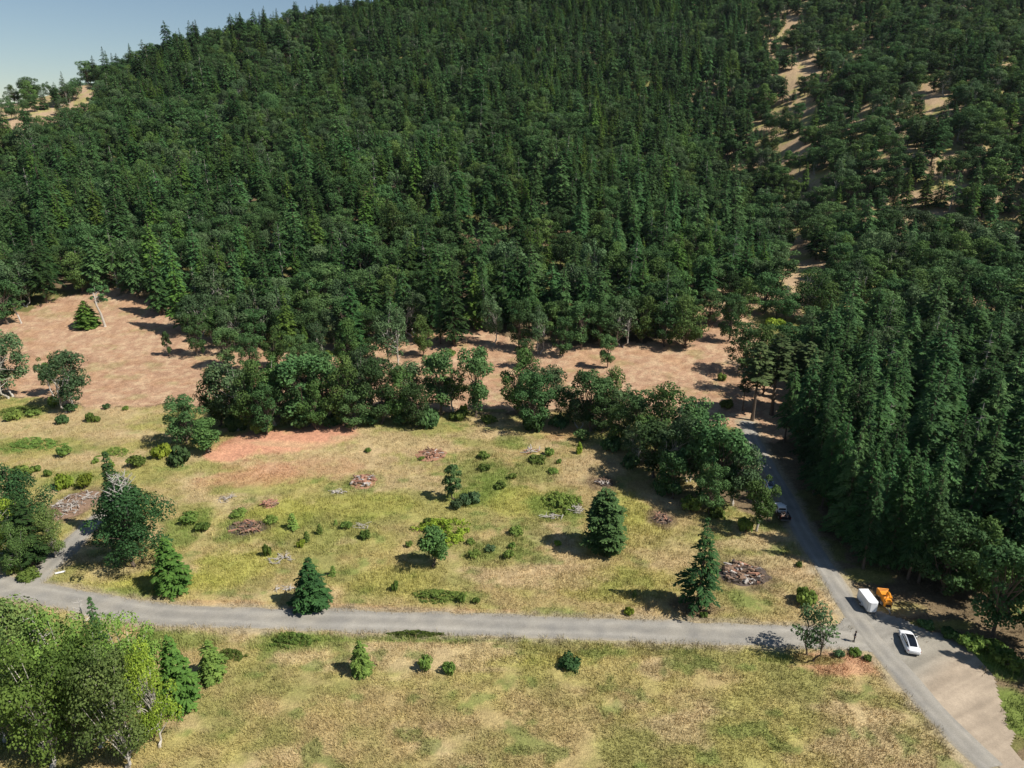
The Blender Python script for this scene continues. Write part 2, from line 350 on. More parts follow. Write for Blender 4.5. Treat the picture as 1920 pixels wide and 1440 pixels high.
def ground_colour(x, y, z):
    px, py = project(x, y, z)
    n1 = fbm(x/22, y/16, 4, 1); n2 = fbm(x/6, y/4.5, 4, 2); n3 = fbm(x/1.6, y/1.6, 3, 3); n4 = fbm(x/9, y/7, 4, 5)
    N = len(x)
    C = np.tile(np.array([.37, .285, .145]), (N, 1))
    C = mixc(C, (.225, .235, .075), sstep(.36, .58, n1*.55+n2*.45)*.72)
    C = mixc(C, (.36, .315, .115), sstep(.5, .66, n4)*.5)
    C = mixc(C, (.45, .34, .21), sstep(.52, .68, fbm(x/12, y/6, 4, 8))*.7)
    C = mixc(C, (.12, .18, .045), sstep(.60, .72, fbm(x/3.4, y/2.6, 3, 9))*.55)
    wx = px+(n2-.5)*70; wy = py+(n4-.5)*30
    field = inpoly(wx, wy, FIELD); clear = inpoly(wx, wy, CLEAR) & ~field
    # forest floor
    ff = np.array([.17, .125, .08])*(.6+.8*n2[:, None])
    ff = np.where((n1 > .52)[:, None], ff*np.array([.9, 1.15, .7]), ff)
    C = np.where((~field & ~clear)[:, None], ff, C)
    # raked red clearing with straw
    sw = x*.55+y*.25*np.sin(x/37)+n1*30
    st = fbm(sw/5, (y+5*np.sin(x/23)+n4*9)/1.1, 4, 4)
    cc = np.tile(np.array([.385, .238, .165]), (N, 1))
    cc = mixc(cc, (.48, .375, .255), sstep(.42, .66, st*.35+n3*.65)*.48)
    cc = mixc(cc, (.39, .232, .145), sstep(.5, .68, n4)*.6)
    fr_ = ((y+9*np.sin(x/31+n1*4)+n4*5)/6.5) % 1; rut = np.exp(-((fr_-.5)/.07)**2)+np.exp(-((fr_-.78)/.07)**2)
    cc = mixc(cc, (.33, .185, .115), np.clip(rut, 0, 1)*sstep(.42, .6, n2)*.6)
    cc = mixc(cc, (.27, .245, .115), sstep(.60, .75, n2)*.45)
    C = np.where(clear[:, None], cc, C)
    hill = (~field & ~clear & (wx > 1330) & (wy < 600))
    hb = np.tile(np.array([.40, .285, .19]), (N, 1)); hb = mixc(hb, (.30, .29, .10), sstep(.5, .65, n4)*.8)
    C = np.where(hill[:, None], hb, C)
    C = np.where((inpoly(px, py, CREST) | ((y > 560) & (x < -440)))[:, None], hb*np.array([1.0, 1.0, 1.05]), C)
    for bx, by, rx, ry, col, s in _B:
        e = ((x-bx)/rx)**2+((y-by)/ry)**2
        i = e < 2.2
        if i.any():
            f = s*(1-sstep(.35, 1.25, e[i]+(n2[i]-.5)*1.5+(n3[i]-.5)*1.0))
            C[i] = mixc(C[i], col, f)
    # worn verges of the gravel
    near = y < 190
    d = np.full(N, 99.0); xn, yn = x[near], y[near]
    d[near] = np.minimum(np.minimum(dist_path(xn, yn, MAIN)-2.5, dist_path(xn, yn, SIDE)-2.0), dist_path(xn, yn, TRACK)-2.1)
    C = mixc(C, (.36, .30, .22), (1-sstep(.0, 1.3, d+(n3-.5)*1.6))*.8)
    return C*(.78+.44*n3[:, None])*GSC, field, clear

# one ground sheet, finest near the camera
ys = [20.0]
while ys[-1] < 4200: ys.append(ys[-1]+max(.36, .36*(ys[-1]/75)**1.25 if ys[-1] < 300 else 2.2*(ys[-1]/300)**1.6))
ys = np.array(ys); nx = 640; ts = np.linspace(-1, 1, nx)
YY = np.repeat(ys, nx); XX = (ts[None, :]*(ys[:, None]*.86+45)).ravel()
ZZ = H(XX, YY)
GC, gfield, gclear = ground_colour(XX, YY, ZZ)
ii = np.arange(len(ys)-1)[:, None]*nx+np.arange(nx-1)[None, :]; ii = ii.ravel()
ground_mat = attrmat('ground', 'gcol', [(.9, .80, 1.20, 1), (3.5, .68, 1.32, .7), (12, .76, 1.24, .6)], bump=.5, bscale=5)
me = big_mesh('ground', np.stack([XX, YY, ZZ], 1), np.stack([ii, ii+1, ii+nx+1, ii+nx], 1), ground_mat)
setcol(me, 'gcol', GC)
tag(link('ground', me), 'dry grass, red soil and forest floor rising to the hill', 'ground', kind='structure')

# roads
rng = np.random.default_rng(3)
def strip(name, P, half, off, colfn, label, cat):
    n = len(P); T = np.gradient(P, axis=0); T /= np.linalg.norm(T, axis=1)[:, None]; Nn = np.stack([-T[:, 1], T[:, 0]], 1)
    k = 15; lat = np.linspace(-1, 1, k); V = []; S = []
    s = np.concatenate([[0], np.cumsum(np.linalg.norm(np.diff(P, axis=0), axis=1))])
    for j, a in enumerate(lat):
        wob = 1+.30*(fbm(s/3.5, np.full(n, a*3+5.0), 4, 6)-.5)*2*abs(a)**3
        Q = P+Nn*(half*a*wob)[:, None]
        V.append(np.stack([Q[:, 0], Q[:, 1], H(Q[:, 0], Q[:, 1])+off+.05*(1-a*a)-.05*abs(a)**8], 1)); S.append(colfn(s, a, Q))
    V = np.stack(V, 1).reshape(-1, 3); C = np.stack(S, 1).reshape(-1, 3)
    i = (np.arange(n-1)[:, None]*k+np.arange(k-1)[None, :]).ravel()
    me = big_mesh(name, V, np.stack([i, i+k, i+k+1, i+1], 1), gravel_mat); setcol(me, 'gcol', C)
    me.polygons.foreach_set('use_smooth', [True]*len(me.polygons))
    return tag(link(name, me), label, cat, kind='structure')
gravel_mat = attrmat('gravel', 'gcol', [(.5, .92, 1.08, 1), (7, .86, 1.14, 1), (22, .86, 1.14, 1)], bump=.25, bscale=18)
def gcol_main(s, a, Q):
    n = fbm(s/9, np.full(len(s), a*2.0), 3, 11)
    base = np.tile(np.array([.272, .252, .216]), (len(s), 1))
    rut = math.exp(-((abs(a)-.42)/.16)**2)
    nn_ = fbm(Q[:, 0]/2.2, Q[:, 1]/2.2, 4, 31)[:, None]; base = base*(1+.20*rut*(.4+n[:, None])+.22*(n[:, None]-.5)+.5*(nn_-.5)*np.array([1.1, 1, .8]))*(1-.03*math.exp(-(a/.12)**2))
    e = np.clip((abs(a)-.72)/.28, 0, 1)
    return base*(1-.5*e)+np.array([.36, .30, .20])*.5*e
strip('gravel_road', MAIN, 2.5, .035, gcol_main, 'grey gravel road crossing the foreground', 'road')
strip('side_road', SIDE, 2.0, .045, gcol_main, 'gravel lane branching off behind the large maple', 'road')
strip('gravel_track', TRACK, 1.75, .055, gcol_main, 'gravel track running into shade beside the dark firs', 'road')
# gravel turnaround: fine grid clipped by the apron outline
ap = [tuple(p) for p in APW]
lo = APW.min(0)-1; hi = APW.max(0)+1; stp = .35
gx, gy = np.meshgrid(np.arange(lo[0], hi[0], stp), np.arange(lo[1], hi[1], stp), indexing='ij'); sh = gx.shape
x, y = gx.ravel(), gy.ravel()
ins = inpoly(x+(fbm(x/2.5, y/2.5, 3, 12)-.5)*2.2, y+(fbm(x/2.5, y/2.5, 3, 13)-.5)*2.2, ap).reshape(sh)
q = ins[:-1, :-1] & ins[1:, :-1] & ins[1:, 1:] & ins[:-1, 1:]
idx = np.arange(len(x)).reshape(sh)
F = np.stack([idx[:-1, :-1][q], idx[1:, :-1][q], idx[1:, 1:][q], idx[:-1, 1:][q]], 1)
px_, py_ = project(x, y, 0*x)
u = sstep(1640, 1740, px_+(fbm(x/5, y/5, 4, 15)-.5)*90+(py_-1200)*.15)
dirr = fbm((x*.8+y*.5)/9, (y*.9-x*.45)/.7, 4, 14)
C = np.tile(np.array([.272, .252, .216]), (len(x), 1)); C = mixc(C, (.285, .258, .208), u*.9)
C = mixc(C, (.37, .295, .215), sstep(1745, 1840, px_+(py_-1215)*1.1)*.9*sstep(1205, 1235, py_))
C = C*(.66+.68*dirr[:, None])*(.85+.3*fbm(x/1.2, y/1.2, 3, 41)[:, None])
me = big_mesh('gravel_turnaround', np.stack([x, y, H(x, y)+.062], 1), F, gravel_mat); setcol(me, 'gcol', C)
tag(link('gravel_turnaround', me), 'wide gravel and dirt turnaround at the road junction', 'road', kind='structure')

# grass: many short blades, coloured like the ground they grow from
def blades(name, n, hmin, hmax, wd, lean, accept, label, cat, per=6, spread=.28, bright=1.0):
    rg = np.random.default_rng(len(name)*5+n)
    yy = 48+(rg.random(n*4)**1.15)*150; xx = (rg.random(n*4)*2-1)*(yy*.84+20)
    zz = H(xx, yy); px, py = project(xx, yy, zz)
    ok = accept(xx, yy, px, py); xx, yy, zz = xx[ok][:n], yy[ok][:n], zz[ok][:n]
    C, _, _ = ground_colour(xx, yy, zz); C = C*bright
    k = len(xx)
    bx = np.repeat(xx, per)+rg.normal(0, spread, k*per); by = np.repeat(yy, per)+rg.normal(0, spread, k*per); bz = np.repeat(zz, per)-.03
    h = (hmin+(hmax-hmin)*rg.random(k*per)**1.5)*np.repeat(.6+.8*rg.random(k), per)
    az = rg.random(k*per)*2*np.pi; la = rg.random(k*per)*2*np.pi; lm = lean*h*rg.random(k*per)
    dx, dy = np.cos(az)*wd/2, np.sin(az)*wd/2
    V = np.stack([np.stack([bx-dx, by-dy, bz], 1), np.stack([bx+dx, by+dy, bz], 1), np.stack([bx+np.cos(la)*lm, by+np.sin(la)*lm, bz+h], 1)], 1).reshape(-1, 3)
    C = np.repeat(C*(.75+.6*rg.random(k))[:, None], per, 0)*(.85+.3*rg.random(k*per))[:, None]
    F = np.arange(len(V)).reshape(-1, 3)
    me = big_mesh(name, V, F, grass_mat); setcol(me, 'gcol', np.repeat(C, 3, 0))
    return tag(link(name, me), label, cat, kind='stuff')
grass_mat = attrmat('grass_blades', 'gcol', [(.5, .9, 1.1, 1)], rough=.8)
def acc_field(x, y, px, py):
    bare = np.zeros(len(x), bool)
    for bx, by, rx, ry, col, s in _B[:6]: bare |= ((x-bx)/rx)**2+((y-by)/ry)**2 < .75
    return (y < 185) & ~bare & inpoly(px, py, FIELD) & ~on_road(x, y, -.3) & (vnoise(x/3, y/3) > .22)
blades('grass', 105000, .12, .62, .07, .8, acc_field, 'dry and green grass growing over the open field', 'grass', bright=1.08)
def acc_tall(x, y, px, py):
    r = np.zeros(len(x), bool)
    for bx, by, rx, ry, col, s in _B:
        if col[1] > col[0]*.9: r |= ((x-bx)/rx)**2+((y-by)/ry)**2 < .9
    return r & (inpoly(px, py, FIELD) | ((px > 1780) & (py > 1190))) & ~on_road(x, y, .3)
blades('weeds', 14000, .3, .95, .09, .5, acc_tall, 'taller green and yellow weeds in patches of the field', 'weeds', per=7, spread=.3, bright=1.1)
def acc_clear(x, y, px, py): return (y < 235) & inpoly(px, py, CLEAR) & ~inpoly(px, py, FIELD)
blades('straw', 14000, .05, .25, .11, 5, acc_clear, 'cut straw and stubble strewn over the red clearing', 'straw', per=5, spread=.5, bright=1.12)
def acc_shade(x, y, px, py): return (y < 150) & (px > 1480) & (py > 800) & ~inpoly(px, py, FIELD) & ~on_road(x, y, .2)
blades('undergrowth', 9000, .1, .5, .09, .8, acc_shade, 'sparse undergrowth below the dark firs beside the track', 'undergrowth')


# ------------------------------------------------------------------ tree builders
def nrm(v): return v/(np.linalg.norm(v)+1e-9)
def fir_mesh(seed, Ht=26., Rb=3.7, bare=.12, whorls=38, nb=(6, 9), droop=.34, power=.8, gap=.08, leaf=1.0, ragged=.2):
    """returns (trunk MB, crown MB) of a conifer in whorls of drooping, needle-feathered branches"""
    rg = random.Random(seed); tr = MB(); cr = MB()
    bx, by = rg.uniform(-.2, .2), rg.uniform(-.2, .2)
    axis = lambda z: np.array([bx*math.sin(z/Ht*2.4)*1.5, by*math.sin(z/Ht*2.0)*1.5, z])
    r0 = Ht*.0125+.05
    tr.tube([axis(z) for z in np.linspace(0, Ht*.97, 9)], [r0*(1.25 if i == 0 else 1)*(1-i/9.2)+.015 for i in range(9)], 7)
    z0 = bare*Ht
    for i in range(whorls):
        t = i/(whorls-1)
        z = z0+(Ht-z0)*(t**.92)*.985
        tt = (z-z0)/(Ht-z0)
        rad = Rb*((1-tt)**power)*min(1, .62+tt*3.2)*(1+ragged*math.sin(i*1.7+seed)*.5+rg.uniform(-ragged, ragged)*.6)+.12
        a0 = rg.uniform(0, 6.28); n = rg.randint(*nb) if tt < .85 else 5
        for b in range(n):
            if rg.random() < gap: continue
            L = rad*rg.uniform(.66, 1.14); az = a0+b*6.283/n+rg.uniform(-.3, .3)
            o = np.array([math.cos(az), math.sin(az), 0]); lt = np.array([-o[1], o[0], 0])
            up = rg.uniform(.02, .22)+.5*tt; dr = droop*(1-tt*.7)*rg.uniform(.8, 1.3)
            base = axis(z+rg.uniform(-.25, .25))
            pt = lambda q: base+o*L*q+np.array([0, 0, L*(up*q-(up+dr)*q*q)])
            if bare > .2 and tt < .1 or L > 2.2: tr.tube([pt(0), pt(.75)], [r0*.16, .02], 3, False)
            m = max(3, int(2+L*1.7/leaf)); tone = rg.uniform(.2, .75)
            for k in range(m):
                q = .14+.86*(k+rg.uniform(.1, .9))/m
                p = pt(q); d = nrm(pt(min(1, q+.05))-pt(q-.05))
                ln = (.46*L*(1-q)+.40)*rg.uniform(.8, 1.2)*min(1.25, .6+L*.2)
                for sg in (-1, 1):
                    dd = nrm(d*rg.uniform(.5, 1.0)+lt*sg*rg.uniform(.5, 1.05)+np.array([0, 0, rg.uniform(-.38, .08)]))
                    wv = nrm(np.cross(dd, np.array([rg.uniform(-.5, .5), rg.uniform(-.5, .5), 1])))*(.15+.055*ln)*leaf*rg.uniform(.8, 1.3)
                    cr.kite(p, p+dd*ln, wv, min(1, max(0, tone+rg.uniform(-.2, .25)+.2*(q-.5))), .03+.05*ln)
            cr.kite(pt(.66), pt(1.04)+np.array([0, 0, rg.uniform(-.1, .1)]), lt*.2*leaf, min(1, tone+.25), .04)
    for k in range(5):
        a = k*1.257; p = axis(Ht*.955); cr.kite(p, p+np.array([math.cos(a)*.25, math.sin(a)*.25, Ht*.05]), np.array([-math.sin(a)*.1, math.cos(a)*.1, 0]), .6)
    return tr, cr
def leaf_ball(cr, rg, c, r, n, size, tone, squash=.85, shell=.55):
    """leaf clumps spread through a ball, denser towards its outside"""
    for _ in range(n):
        d = nrm(np.array([rg.gauss(0, 1), rg.gauss(0, 1), rg.gauss(0, 1)]))
        if d[2] < -.55 and rg.random() < .6: d[2] *= -1
        q = shell+(1-shell)*rg.random()**.6
        p = c+d*r*q*np.array([1, 1, squash])*rg.uniform(.9, 1.1)
        nn = nrm(d+np.array([rg.gauss(0, .55), rg.gauss(0, .55), rg.gauss(0, .45)+.25]))
        a = nrm(np.cross(nn, np.array([rg.gauss(0, 1), rg.gauss(0, 1), rg.gauss(0, 1)])))
        b = np.cross(nn, a); s = size*rg.uniform(.6, 1.35)
        cr.kite(p-a*s*.5, p+a*s*.6, b*s*.38, min(1, max(0, tone+rg.uniform(-.22, .25))), s*.1)
def oak_mesh(seed, Ht=13., Rc=4.6, bare=.3, lobes=26, leaves=185, size=.37, squash=.8, trunks=1, lean=.6, topbias=.0, rlo=.19, rhi=.40, taper=0.):
    rg = random.Random(seed); tr = MB(); cr = MB()
    r0 = Ht*.016+.05; fork = bare*Ht
    tips = []
    cz = fork+(Ht-fork)*.52; hz = (Ht-fork)*.5
    for i in range(lobes):
        for _ in range(30):
            d = np.array([rg.uniform(-1, 1), rg.uniform(-1, 1), rg.uniform(-1, 1)])
            n = np.linalg.norm(d)
            if .35 < n < 1 and (rg.random() < .5+.5*n): break
        wob = (1+.18*math.sin(3*math.atan2(d[1], d[0])+seed)+rg.uniform(-.1, .14))*(1-taper*max(0, d[2]+.1))
        rl = Rc*rg.uniform(rlo, rhi)*(1.1-.25*n)
        c = np.array([d[0]*(Rc-rl*.7)*wob, d[1]*(Rc-rl*.7)*wob, cz+d[2]*(hz-rl*.5)+topbias*hz*(.3-n*.3)])
        tips.append((c, rl))
    for t in range(trunks):
        a = rg.uniform(0, 6.28); off = np.array([math.cos(a), math.sin(a), 0])*(0 if trunks == 1 else .5+.3*t)
        b0 = off; l = np.array([rg.uniform(-lean, lean), rg.uniform(-lean, lean), 0])+off*1.2
        k1 = b0+l*.4+np.array([0, 0, fork*.6]); k2 = b0+l+np.array([0, 0, fork]); k3 = b0+l*1.1+np.array([0, 0, cz*1.05])
        sc = 1 if trunks == 1 else .75
        tr.tube([b0, b0*.98+k1*.02+np.array([0, 0, .3]), k1, k2, k3], [r0*1.5*sc, r0*1.08*sc, r0*.9*sc, r0*.78*sc, r0*.3*sc], 7)
        for i, (c, rl) in enumerate(tips):
            if i % trunks != t: continue
            s = k2+(k3-k2)*rg.uniform(0, .8); m = (s+c)/2+np.array([rg.uniform(-.3, .3), rg.uniform(-.3, .3), -.2+.12*abs(c[0])])
            tr.tube([s, m, c], [r0*.36*sc, r0*.2*sc, .025], 4, False)
    for c, rl in tips:
        leaf_ball(cr, rg, c, rl*1.12, int(leaves*(rl/(Rc*.31))**2), size, rg.uniform(.2, .75), squash)
    return tr, cr
def bush_mesh(seed, Rb=1., Hb=1., lobes=9, leaves=60, size=.26):
    rg = random.Random(seed); st = MB(); cr = MB()
    for i in range(lobes):
        a = rg.uniform(0, 6.28); q = math.sqrt(rg.random())*.68; r = rg.uniform(.3, .48)
        c = np.array([math.cos(a)*q*Rb, math.sin(a)*q*Rb, Hb*(r*.6+(1-r*1.1)*rg.random()*(1-q*q*.8))])
        leaf_ball(cr, rg, c, r*(Rb+Hb)*.5, leaves, size, rg.uniform(.2, .75), Hb/(Rb+Hb)*1.5)
        st.tube([(0, 0, 0), tuple(c*np.array([.5, .5, .45])), tuple(c)], [.05, .035, .012], 4, False)
    return st, cr
def snag_mesh(seed, Ht=14., nb=26, L0=2.2, up=.2):
    rg = random.Random(seed); tr = MB()
    tr.tube([(0, 0, 0), (.1, .05, Ht*.4), (.2, -.1, Ht*.8), (.25, 0, Ht)], [Ht*.014+.08, Ht*.011+.04, .08, .02], 6)
    for i in range(nb):
        z = Ht*rg.uniform(.25, .97); a = rg.uniform(0, 6.28); L = L0*(1.15-z/Ht)*rg.uniform(.6, 1.3)+.4
        d = np.array([math.cos(a), math.sin(a), up+rg.uniform(-.2, .3)])
        b = np.array([.2, 0, z]); m = b+d*L*.5; e = b+d*L+np.array([0, 0, rg.uniform(-.2, .4)])
        tr.tube([b, m, e], [.06, .045, .015], 4, False)
        for k in range(3):
            s = b+d*L*rg.uniform(.3, .9); tr.tube([s, s+np.array([rg.uniform(-.6, .6), rg.uniform(-.6, .6), rg.uniform(-.1, .5)])], [.03, .01], 3, False)
    return tr
class Kind:
    """shared meshes of one tree shape"""
    def __init__(s, pair, leafm, barkm, nominal, name):
        s.tr = pair[0].mesh(name+'_trunk', M[barkm]); s.cr = pair[1].mesh(name+'_crown', M[leafm]); s.H = nominal; s.name = name
        v = np.array(pair[1].v); s.R = float(np.percentile(np.hypot(v[:, 0], v[:, 1]), 97))
TREES = []      # (object, noun, adjective, px, py) for the labels below
def plant(kind, name, p, sxy, sz, rz, noun, adj, cat='tree', group=None, parts=('trunk', 'crown'), zoff=-.1, label=None, tilt=(0, 0)):
    r = empty(name, (p[0], p[1], p[2]+zoff), rz, (sxy, sxy, sz)); r.rotation_euler = (tilt[0], tilt[1], rz)
    link(parts[0], kind.tr, r); link(parts[1], kind.cr, r)
    tag(r, label, cat, group)
    a, b = project(p[0], p[1], p[2]+kind.H*sz*.45)
    if not label: TREES.append([r, noun, adj, float(a), float(b), kind.H*sz])
    return r

FIR = {}
for i, (tone, bk) in enumerate([('fir_dark', 'bark'), ('fir_blue', 'bark'), ('fir_warm', 'bark'), ('fir_dark', 'bark'), ('fir_blue', 'bark'), ('fir_warm', 'bark'), ('fir_dark', 'palebark'), ('fir_blue', 'bark')]):
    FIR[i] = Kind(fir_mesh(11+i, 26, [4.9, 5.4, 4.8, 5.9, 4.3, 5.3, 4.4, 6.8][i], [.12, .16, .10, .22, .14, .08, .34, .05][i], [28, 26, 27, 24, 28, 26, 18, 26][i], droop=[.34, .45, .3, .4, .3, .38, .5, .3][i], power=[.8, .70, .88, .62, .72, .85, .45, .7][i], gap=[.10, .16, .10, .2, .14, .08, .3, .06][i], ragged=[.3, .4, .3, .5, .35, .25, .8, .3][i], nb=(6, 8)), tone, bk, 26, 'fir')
FIRADJ = ['dark', 'blue-green', 'yellow-green', 'dark broad', 'narrow blue-green', 'dense yellow-green', 'sparse ragged', 'very broad']
OAK = {}
for i, (tone, bk) in enumerate([('oak_dark', 'bark'), ('oak_grey', 'palebark'), ('oak_warm', 'bark'), ('oak_dark', 'bark'), ('oak_grey', 'palebark'), ('oak_warm', 'palebark'), ('maple', 'bark'), ('oak_dark', 'bark')]):
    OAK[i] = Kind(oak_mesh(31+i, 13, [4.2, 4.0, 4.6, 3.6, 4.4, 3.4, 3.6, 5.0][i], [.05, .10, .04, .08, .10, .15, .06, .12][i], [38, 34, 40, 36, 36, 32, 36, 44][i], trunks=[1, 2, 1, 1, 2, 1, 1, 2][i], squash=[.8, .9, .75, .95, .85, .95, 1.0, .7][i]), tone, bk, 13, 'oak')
OAKADJ = ['dark green', 'grey-green', 'olive', 'dark compact', 'pale-stemmed grey-green', 'slim olive', 'bright green', 'wide flat-topped']
PINE = Kind(fir_mesh(71, 22, 3.0, .48, 20, (5, 8), .1, .45, .15, 1.25, .3), 'pine', 'bark', 22, 'pine')

rg = random.Random(5)
def explicit(px, base, top, wpx, kind, name, noun, adj, group=None, label=None, minr=.55, **k):
    p = G(px, base); h = height_for(p, top); sz = h/kind.H
    sxy = sz if not wpx else (wpx*depth(p)/FPX/2)/kind.R
    return plant(kind, name, p, sxy, sz, k.pop('rz', rg.uniform(0, 6.28)), noun, adj, group=group, label=label, **k)

# oaks of the row behind the field: px, base, top, width, shape
GR_ROW = 'oaks of the row behind the field'
for px, base, top, wd, i in [(350, 832, 738, 74, 0), (412, 800, 690, 74, 2), (445, 806, 672, 84, 1), (478, 812, 676, 74, 2), (515, 798, 664, 76, 5), (548, 800, 676, 70, 0), (578, 798, 658, 92, 3),
        (612, 790, 655, 74, 0), (648, 800, 668, 74, 2), (684, 788, 652, 66, 1), (716, 795, 668, 76, 0), (748, 792, 690, 66, 2), (765, 772, 672, 60, 4), (826, 778, 652, 62, 3), (850, 772, 690, 50, 5), (893, 782, 646, 62, 3),
        (975, 780, 655, 74, 2), (1000, 806, 690, 74, 0), (1022, 778, 676, 72, 4), (1066, 792, 722, 54, 0), (1108, 808, 692, 72, 3), (1148, 800, 690, 56, 2), (1196, 842, 728, 84, 0), (1240, 862, 722, 92, 2),
        (1225, 895, 790, 80, 3), (1268, 915, 765, 96, 1), (1312, 930, 770, 96, 0), (1345, 948, 792, 84, 3), (1378, 948, 820, 76, 4), (1418, 996, 888, 74, 5), (1290, 870, 740, 80, 0), (1170, 805, 720, 60, 1), (640, 770, 690, 60, 4), (540, 778, 690, 60, 0), (460, 780, 690, 60, 1), (500, 815, 715, 60, 0), (595, 805, 715, 56, 2), (665, 805, 725, 56, 0), (780, 802, 715, 56, 0), (1085, 805, 735, 50, 1), (1128, 812, 730, 50, 0), (1160, 838, 760, 50, 2), (1195, 870, 790, 56, 1), (1260, 935, 840, 56, 3), (1330, 965, 860, 56, 0), (1290, 905, 800, 70, 4)]:
    explicit(px, base, top, wd*(1.06 if px < 1400 else .9), OAK[i], 'oak_tree', 'oak', OAKADJ[i], GR_ROW)
# trees standing free in the red clearing and at its edges
for px, base, top, wd, i in [(25, 745, 614, 76, 1), (132, 770, 652, 82, 4), (-10, 748, 640, 60, 0), (100, 742, 664, 40, 5), (1138, 690, 626, 32, 3), (1285, 652, 556, 76, 2), (984, 690, 632, 36, 0), (1165, 648, 560, 66, 1),
        (372, 668, 580, 44, 0), (740, 690, 572, 66, 1), (792, 668, 590, 42, 2), (15, 608, 520, 54, 3), (445, 660, 570, 60, 1), (480, 655, 575, 56, 0), (625, 655, 575, 40, 1), (655, 700, 596, 56, 2), (600, 680, 600, 40, 4),
        (925, 645, 550, 42, 1), (975, 655, 552, 48, 0), (1010, 662, 570, 40, 1), (1055, 668, 590, 46, 0), (1090, 655, 560, 54, 3), (1125, 650, 566, 50, 0), (1205, 645, 556, 60, 2), (1245, 650, 566, 50, 0), (1365, 640, 545, 50, 0), (1385, 610, 520, 60, 2),
        (1395, 700, 600, 70, 0), (1430, 740, 610, 76, 2), (1460, 690, 600, 60, 0), (1500, 690, 610, 76, 3), (1545, 680, 600, 76, 0), (1590, 700, 615, 70, 2), (565, 650, 590, 40, 0), (400, 640, 575, 44, 5), (700, 655, 575, 50, 0), (430, 690, 610, 46, 3), (470, 700, 620, 46, 0), (520, 690, 612, 50, 2), (560, 700, 622, 46, 0), (590, 715, 640, 40, 3), (690, 715, 640, 44, 0), (1330, 610, 540, 44, 0), (1432, 588, 506, 60, 0), (1468, 604, 540, 56, 7), (1552, 612, 530, 70, 2), (1452, 566, 480, 60, 3), (1560, 575, 500, 70, 0), (1420, 560, 480, 50, 4)]:
    explicit(px, base, top, wd, OAK[i], 'oak_tree', 'oak', OAKADJ[i], 'oaks along the edge of the red clearing')
for px, base, top, wd, i in [(88, 568, 440, 62, 3), (186, 545, 432, 62, 1), (30, 560, 455, 50, 0), (302, 590, 465, 46, 0), (260, 560, 440, 44, 1), (345, 622, 455, 50, 2), (542, 655, 545, 44, 5), (507, 610, 480, 50, 0), (573, 655, 606, 20, 2), (665, 660, 520, 62, 0),
        (826, 645, 530, 26, 4), (852, 648, 474, 58, 0), (905, 610, 475, 40, 1), (992, 620, 480, 46, 3), (450, 600, 470, 50, 1), (400, 600, 470, 50, 0), (760, 620, 500, 50, 1), (700, 610, 500, 50, 0), (1055, 610, 500, 46, 1), (1130, 600, 490, 50, 0), (165, 612, 563, 46, 5), (1320, 570, 470, 50, 3), (1390, 560, 450, 50, 0), (1200, 600, 480, 50, 0)]:
    explicit(px, base, top, wd, FIR[i], 'fir_tree', 'fir', FIRADJ[i], 'firs along the edge of the red clearing')
for px, base, top, wd in [(1410, 788, 640, 60), (1446, 778, 622, 64), (1478, 770, 640, 60), (1392, 770, 690, 26), (1500, 775, 640, 60)]:
    explicit(px, base, top, wd, PINE, 'pine_tree', 'bare-trunked pine', 'tall', 'bare-trunked pines at the end of the red clearing')
# right-hand stand: front row
for px, base, top, wd, i in [(1768, 1112, 958, 118, 0), (1862, 1195, 1015, 110, 3), (1915, 1120, 930, 90, 0), (1830, 1125, 975, 90, 2), (1935, 1215, 1040, 80, 0)]:
    explicit(px, base, top, wd, OAK[i], 'oak_tree', 'oak', OAKADJ[i], 'oaks in front of the dark fir stand')
GR_STAND = 'firs of the dark stand right of the track'
for px, base, top, wd, i in [(1822, 1000, 765, 92, 0), (1690, 960, 735, 74, 1), (1575, 920, 690, 66, 3), (1500, 850, 650, 60, 1), (1530, 880, 680, 60, 0), (1620, 930, 700, 70, 0), (1655, 985, 770, 60, 3), (1760, 1000, 760, 70, 3), (1890, 1010, 730, 90, 0), (1470, 830, 680, 50, 3), (1540, 955, 780, 56, 3), (1600, 985, 800, 60, 1), (1725, 1050, 830, 70, 0), (1860, 1100, 850, 90, 1), (1790, 1070, 860, 80, 0), (1930, 1090, 800, 90, 3), (1622, 1012, 800, 56, 3), (1652, 1028, 812, 60, 3), (1690, 1062, 850, 64, 3), (1585, 985, 780, 56, 0), (1722, 1092, 880, 64, 1), (1665, 1064, 862, 70, 0), (1702, 1086, 892, 70, 3), (1578, 1004, 800, 74, 7), (1606, 1036, 830, 74, 0), (1636, 1052, 850, 70, 7), (1550, 940, 745, 70, 0), (1532, 905, 715, 66, 7), (1512, 876, 690, 60, 0), (1642, 1000, 790, 72, 0), (1674, 1040, 830, 72, 3), (1598, 958, 750, 70, 7), (1618, 1066, 880, 50, 4), (1560, 965, 770, 56, 3), (1525, 925, 740, 50, 3)]:
    explicit(px, base, top, wd, FIR[i], 'fir_tree', 'fir', FIRADJ[i], GR_STAND)


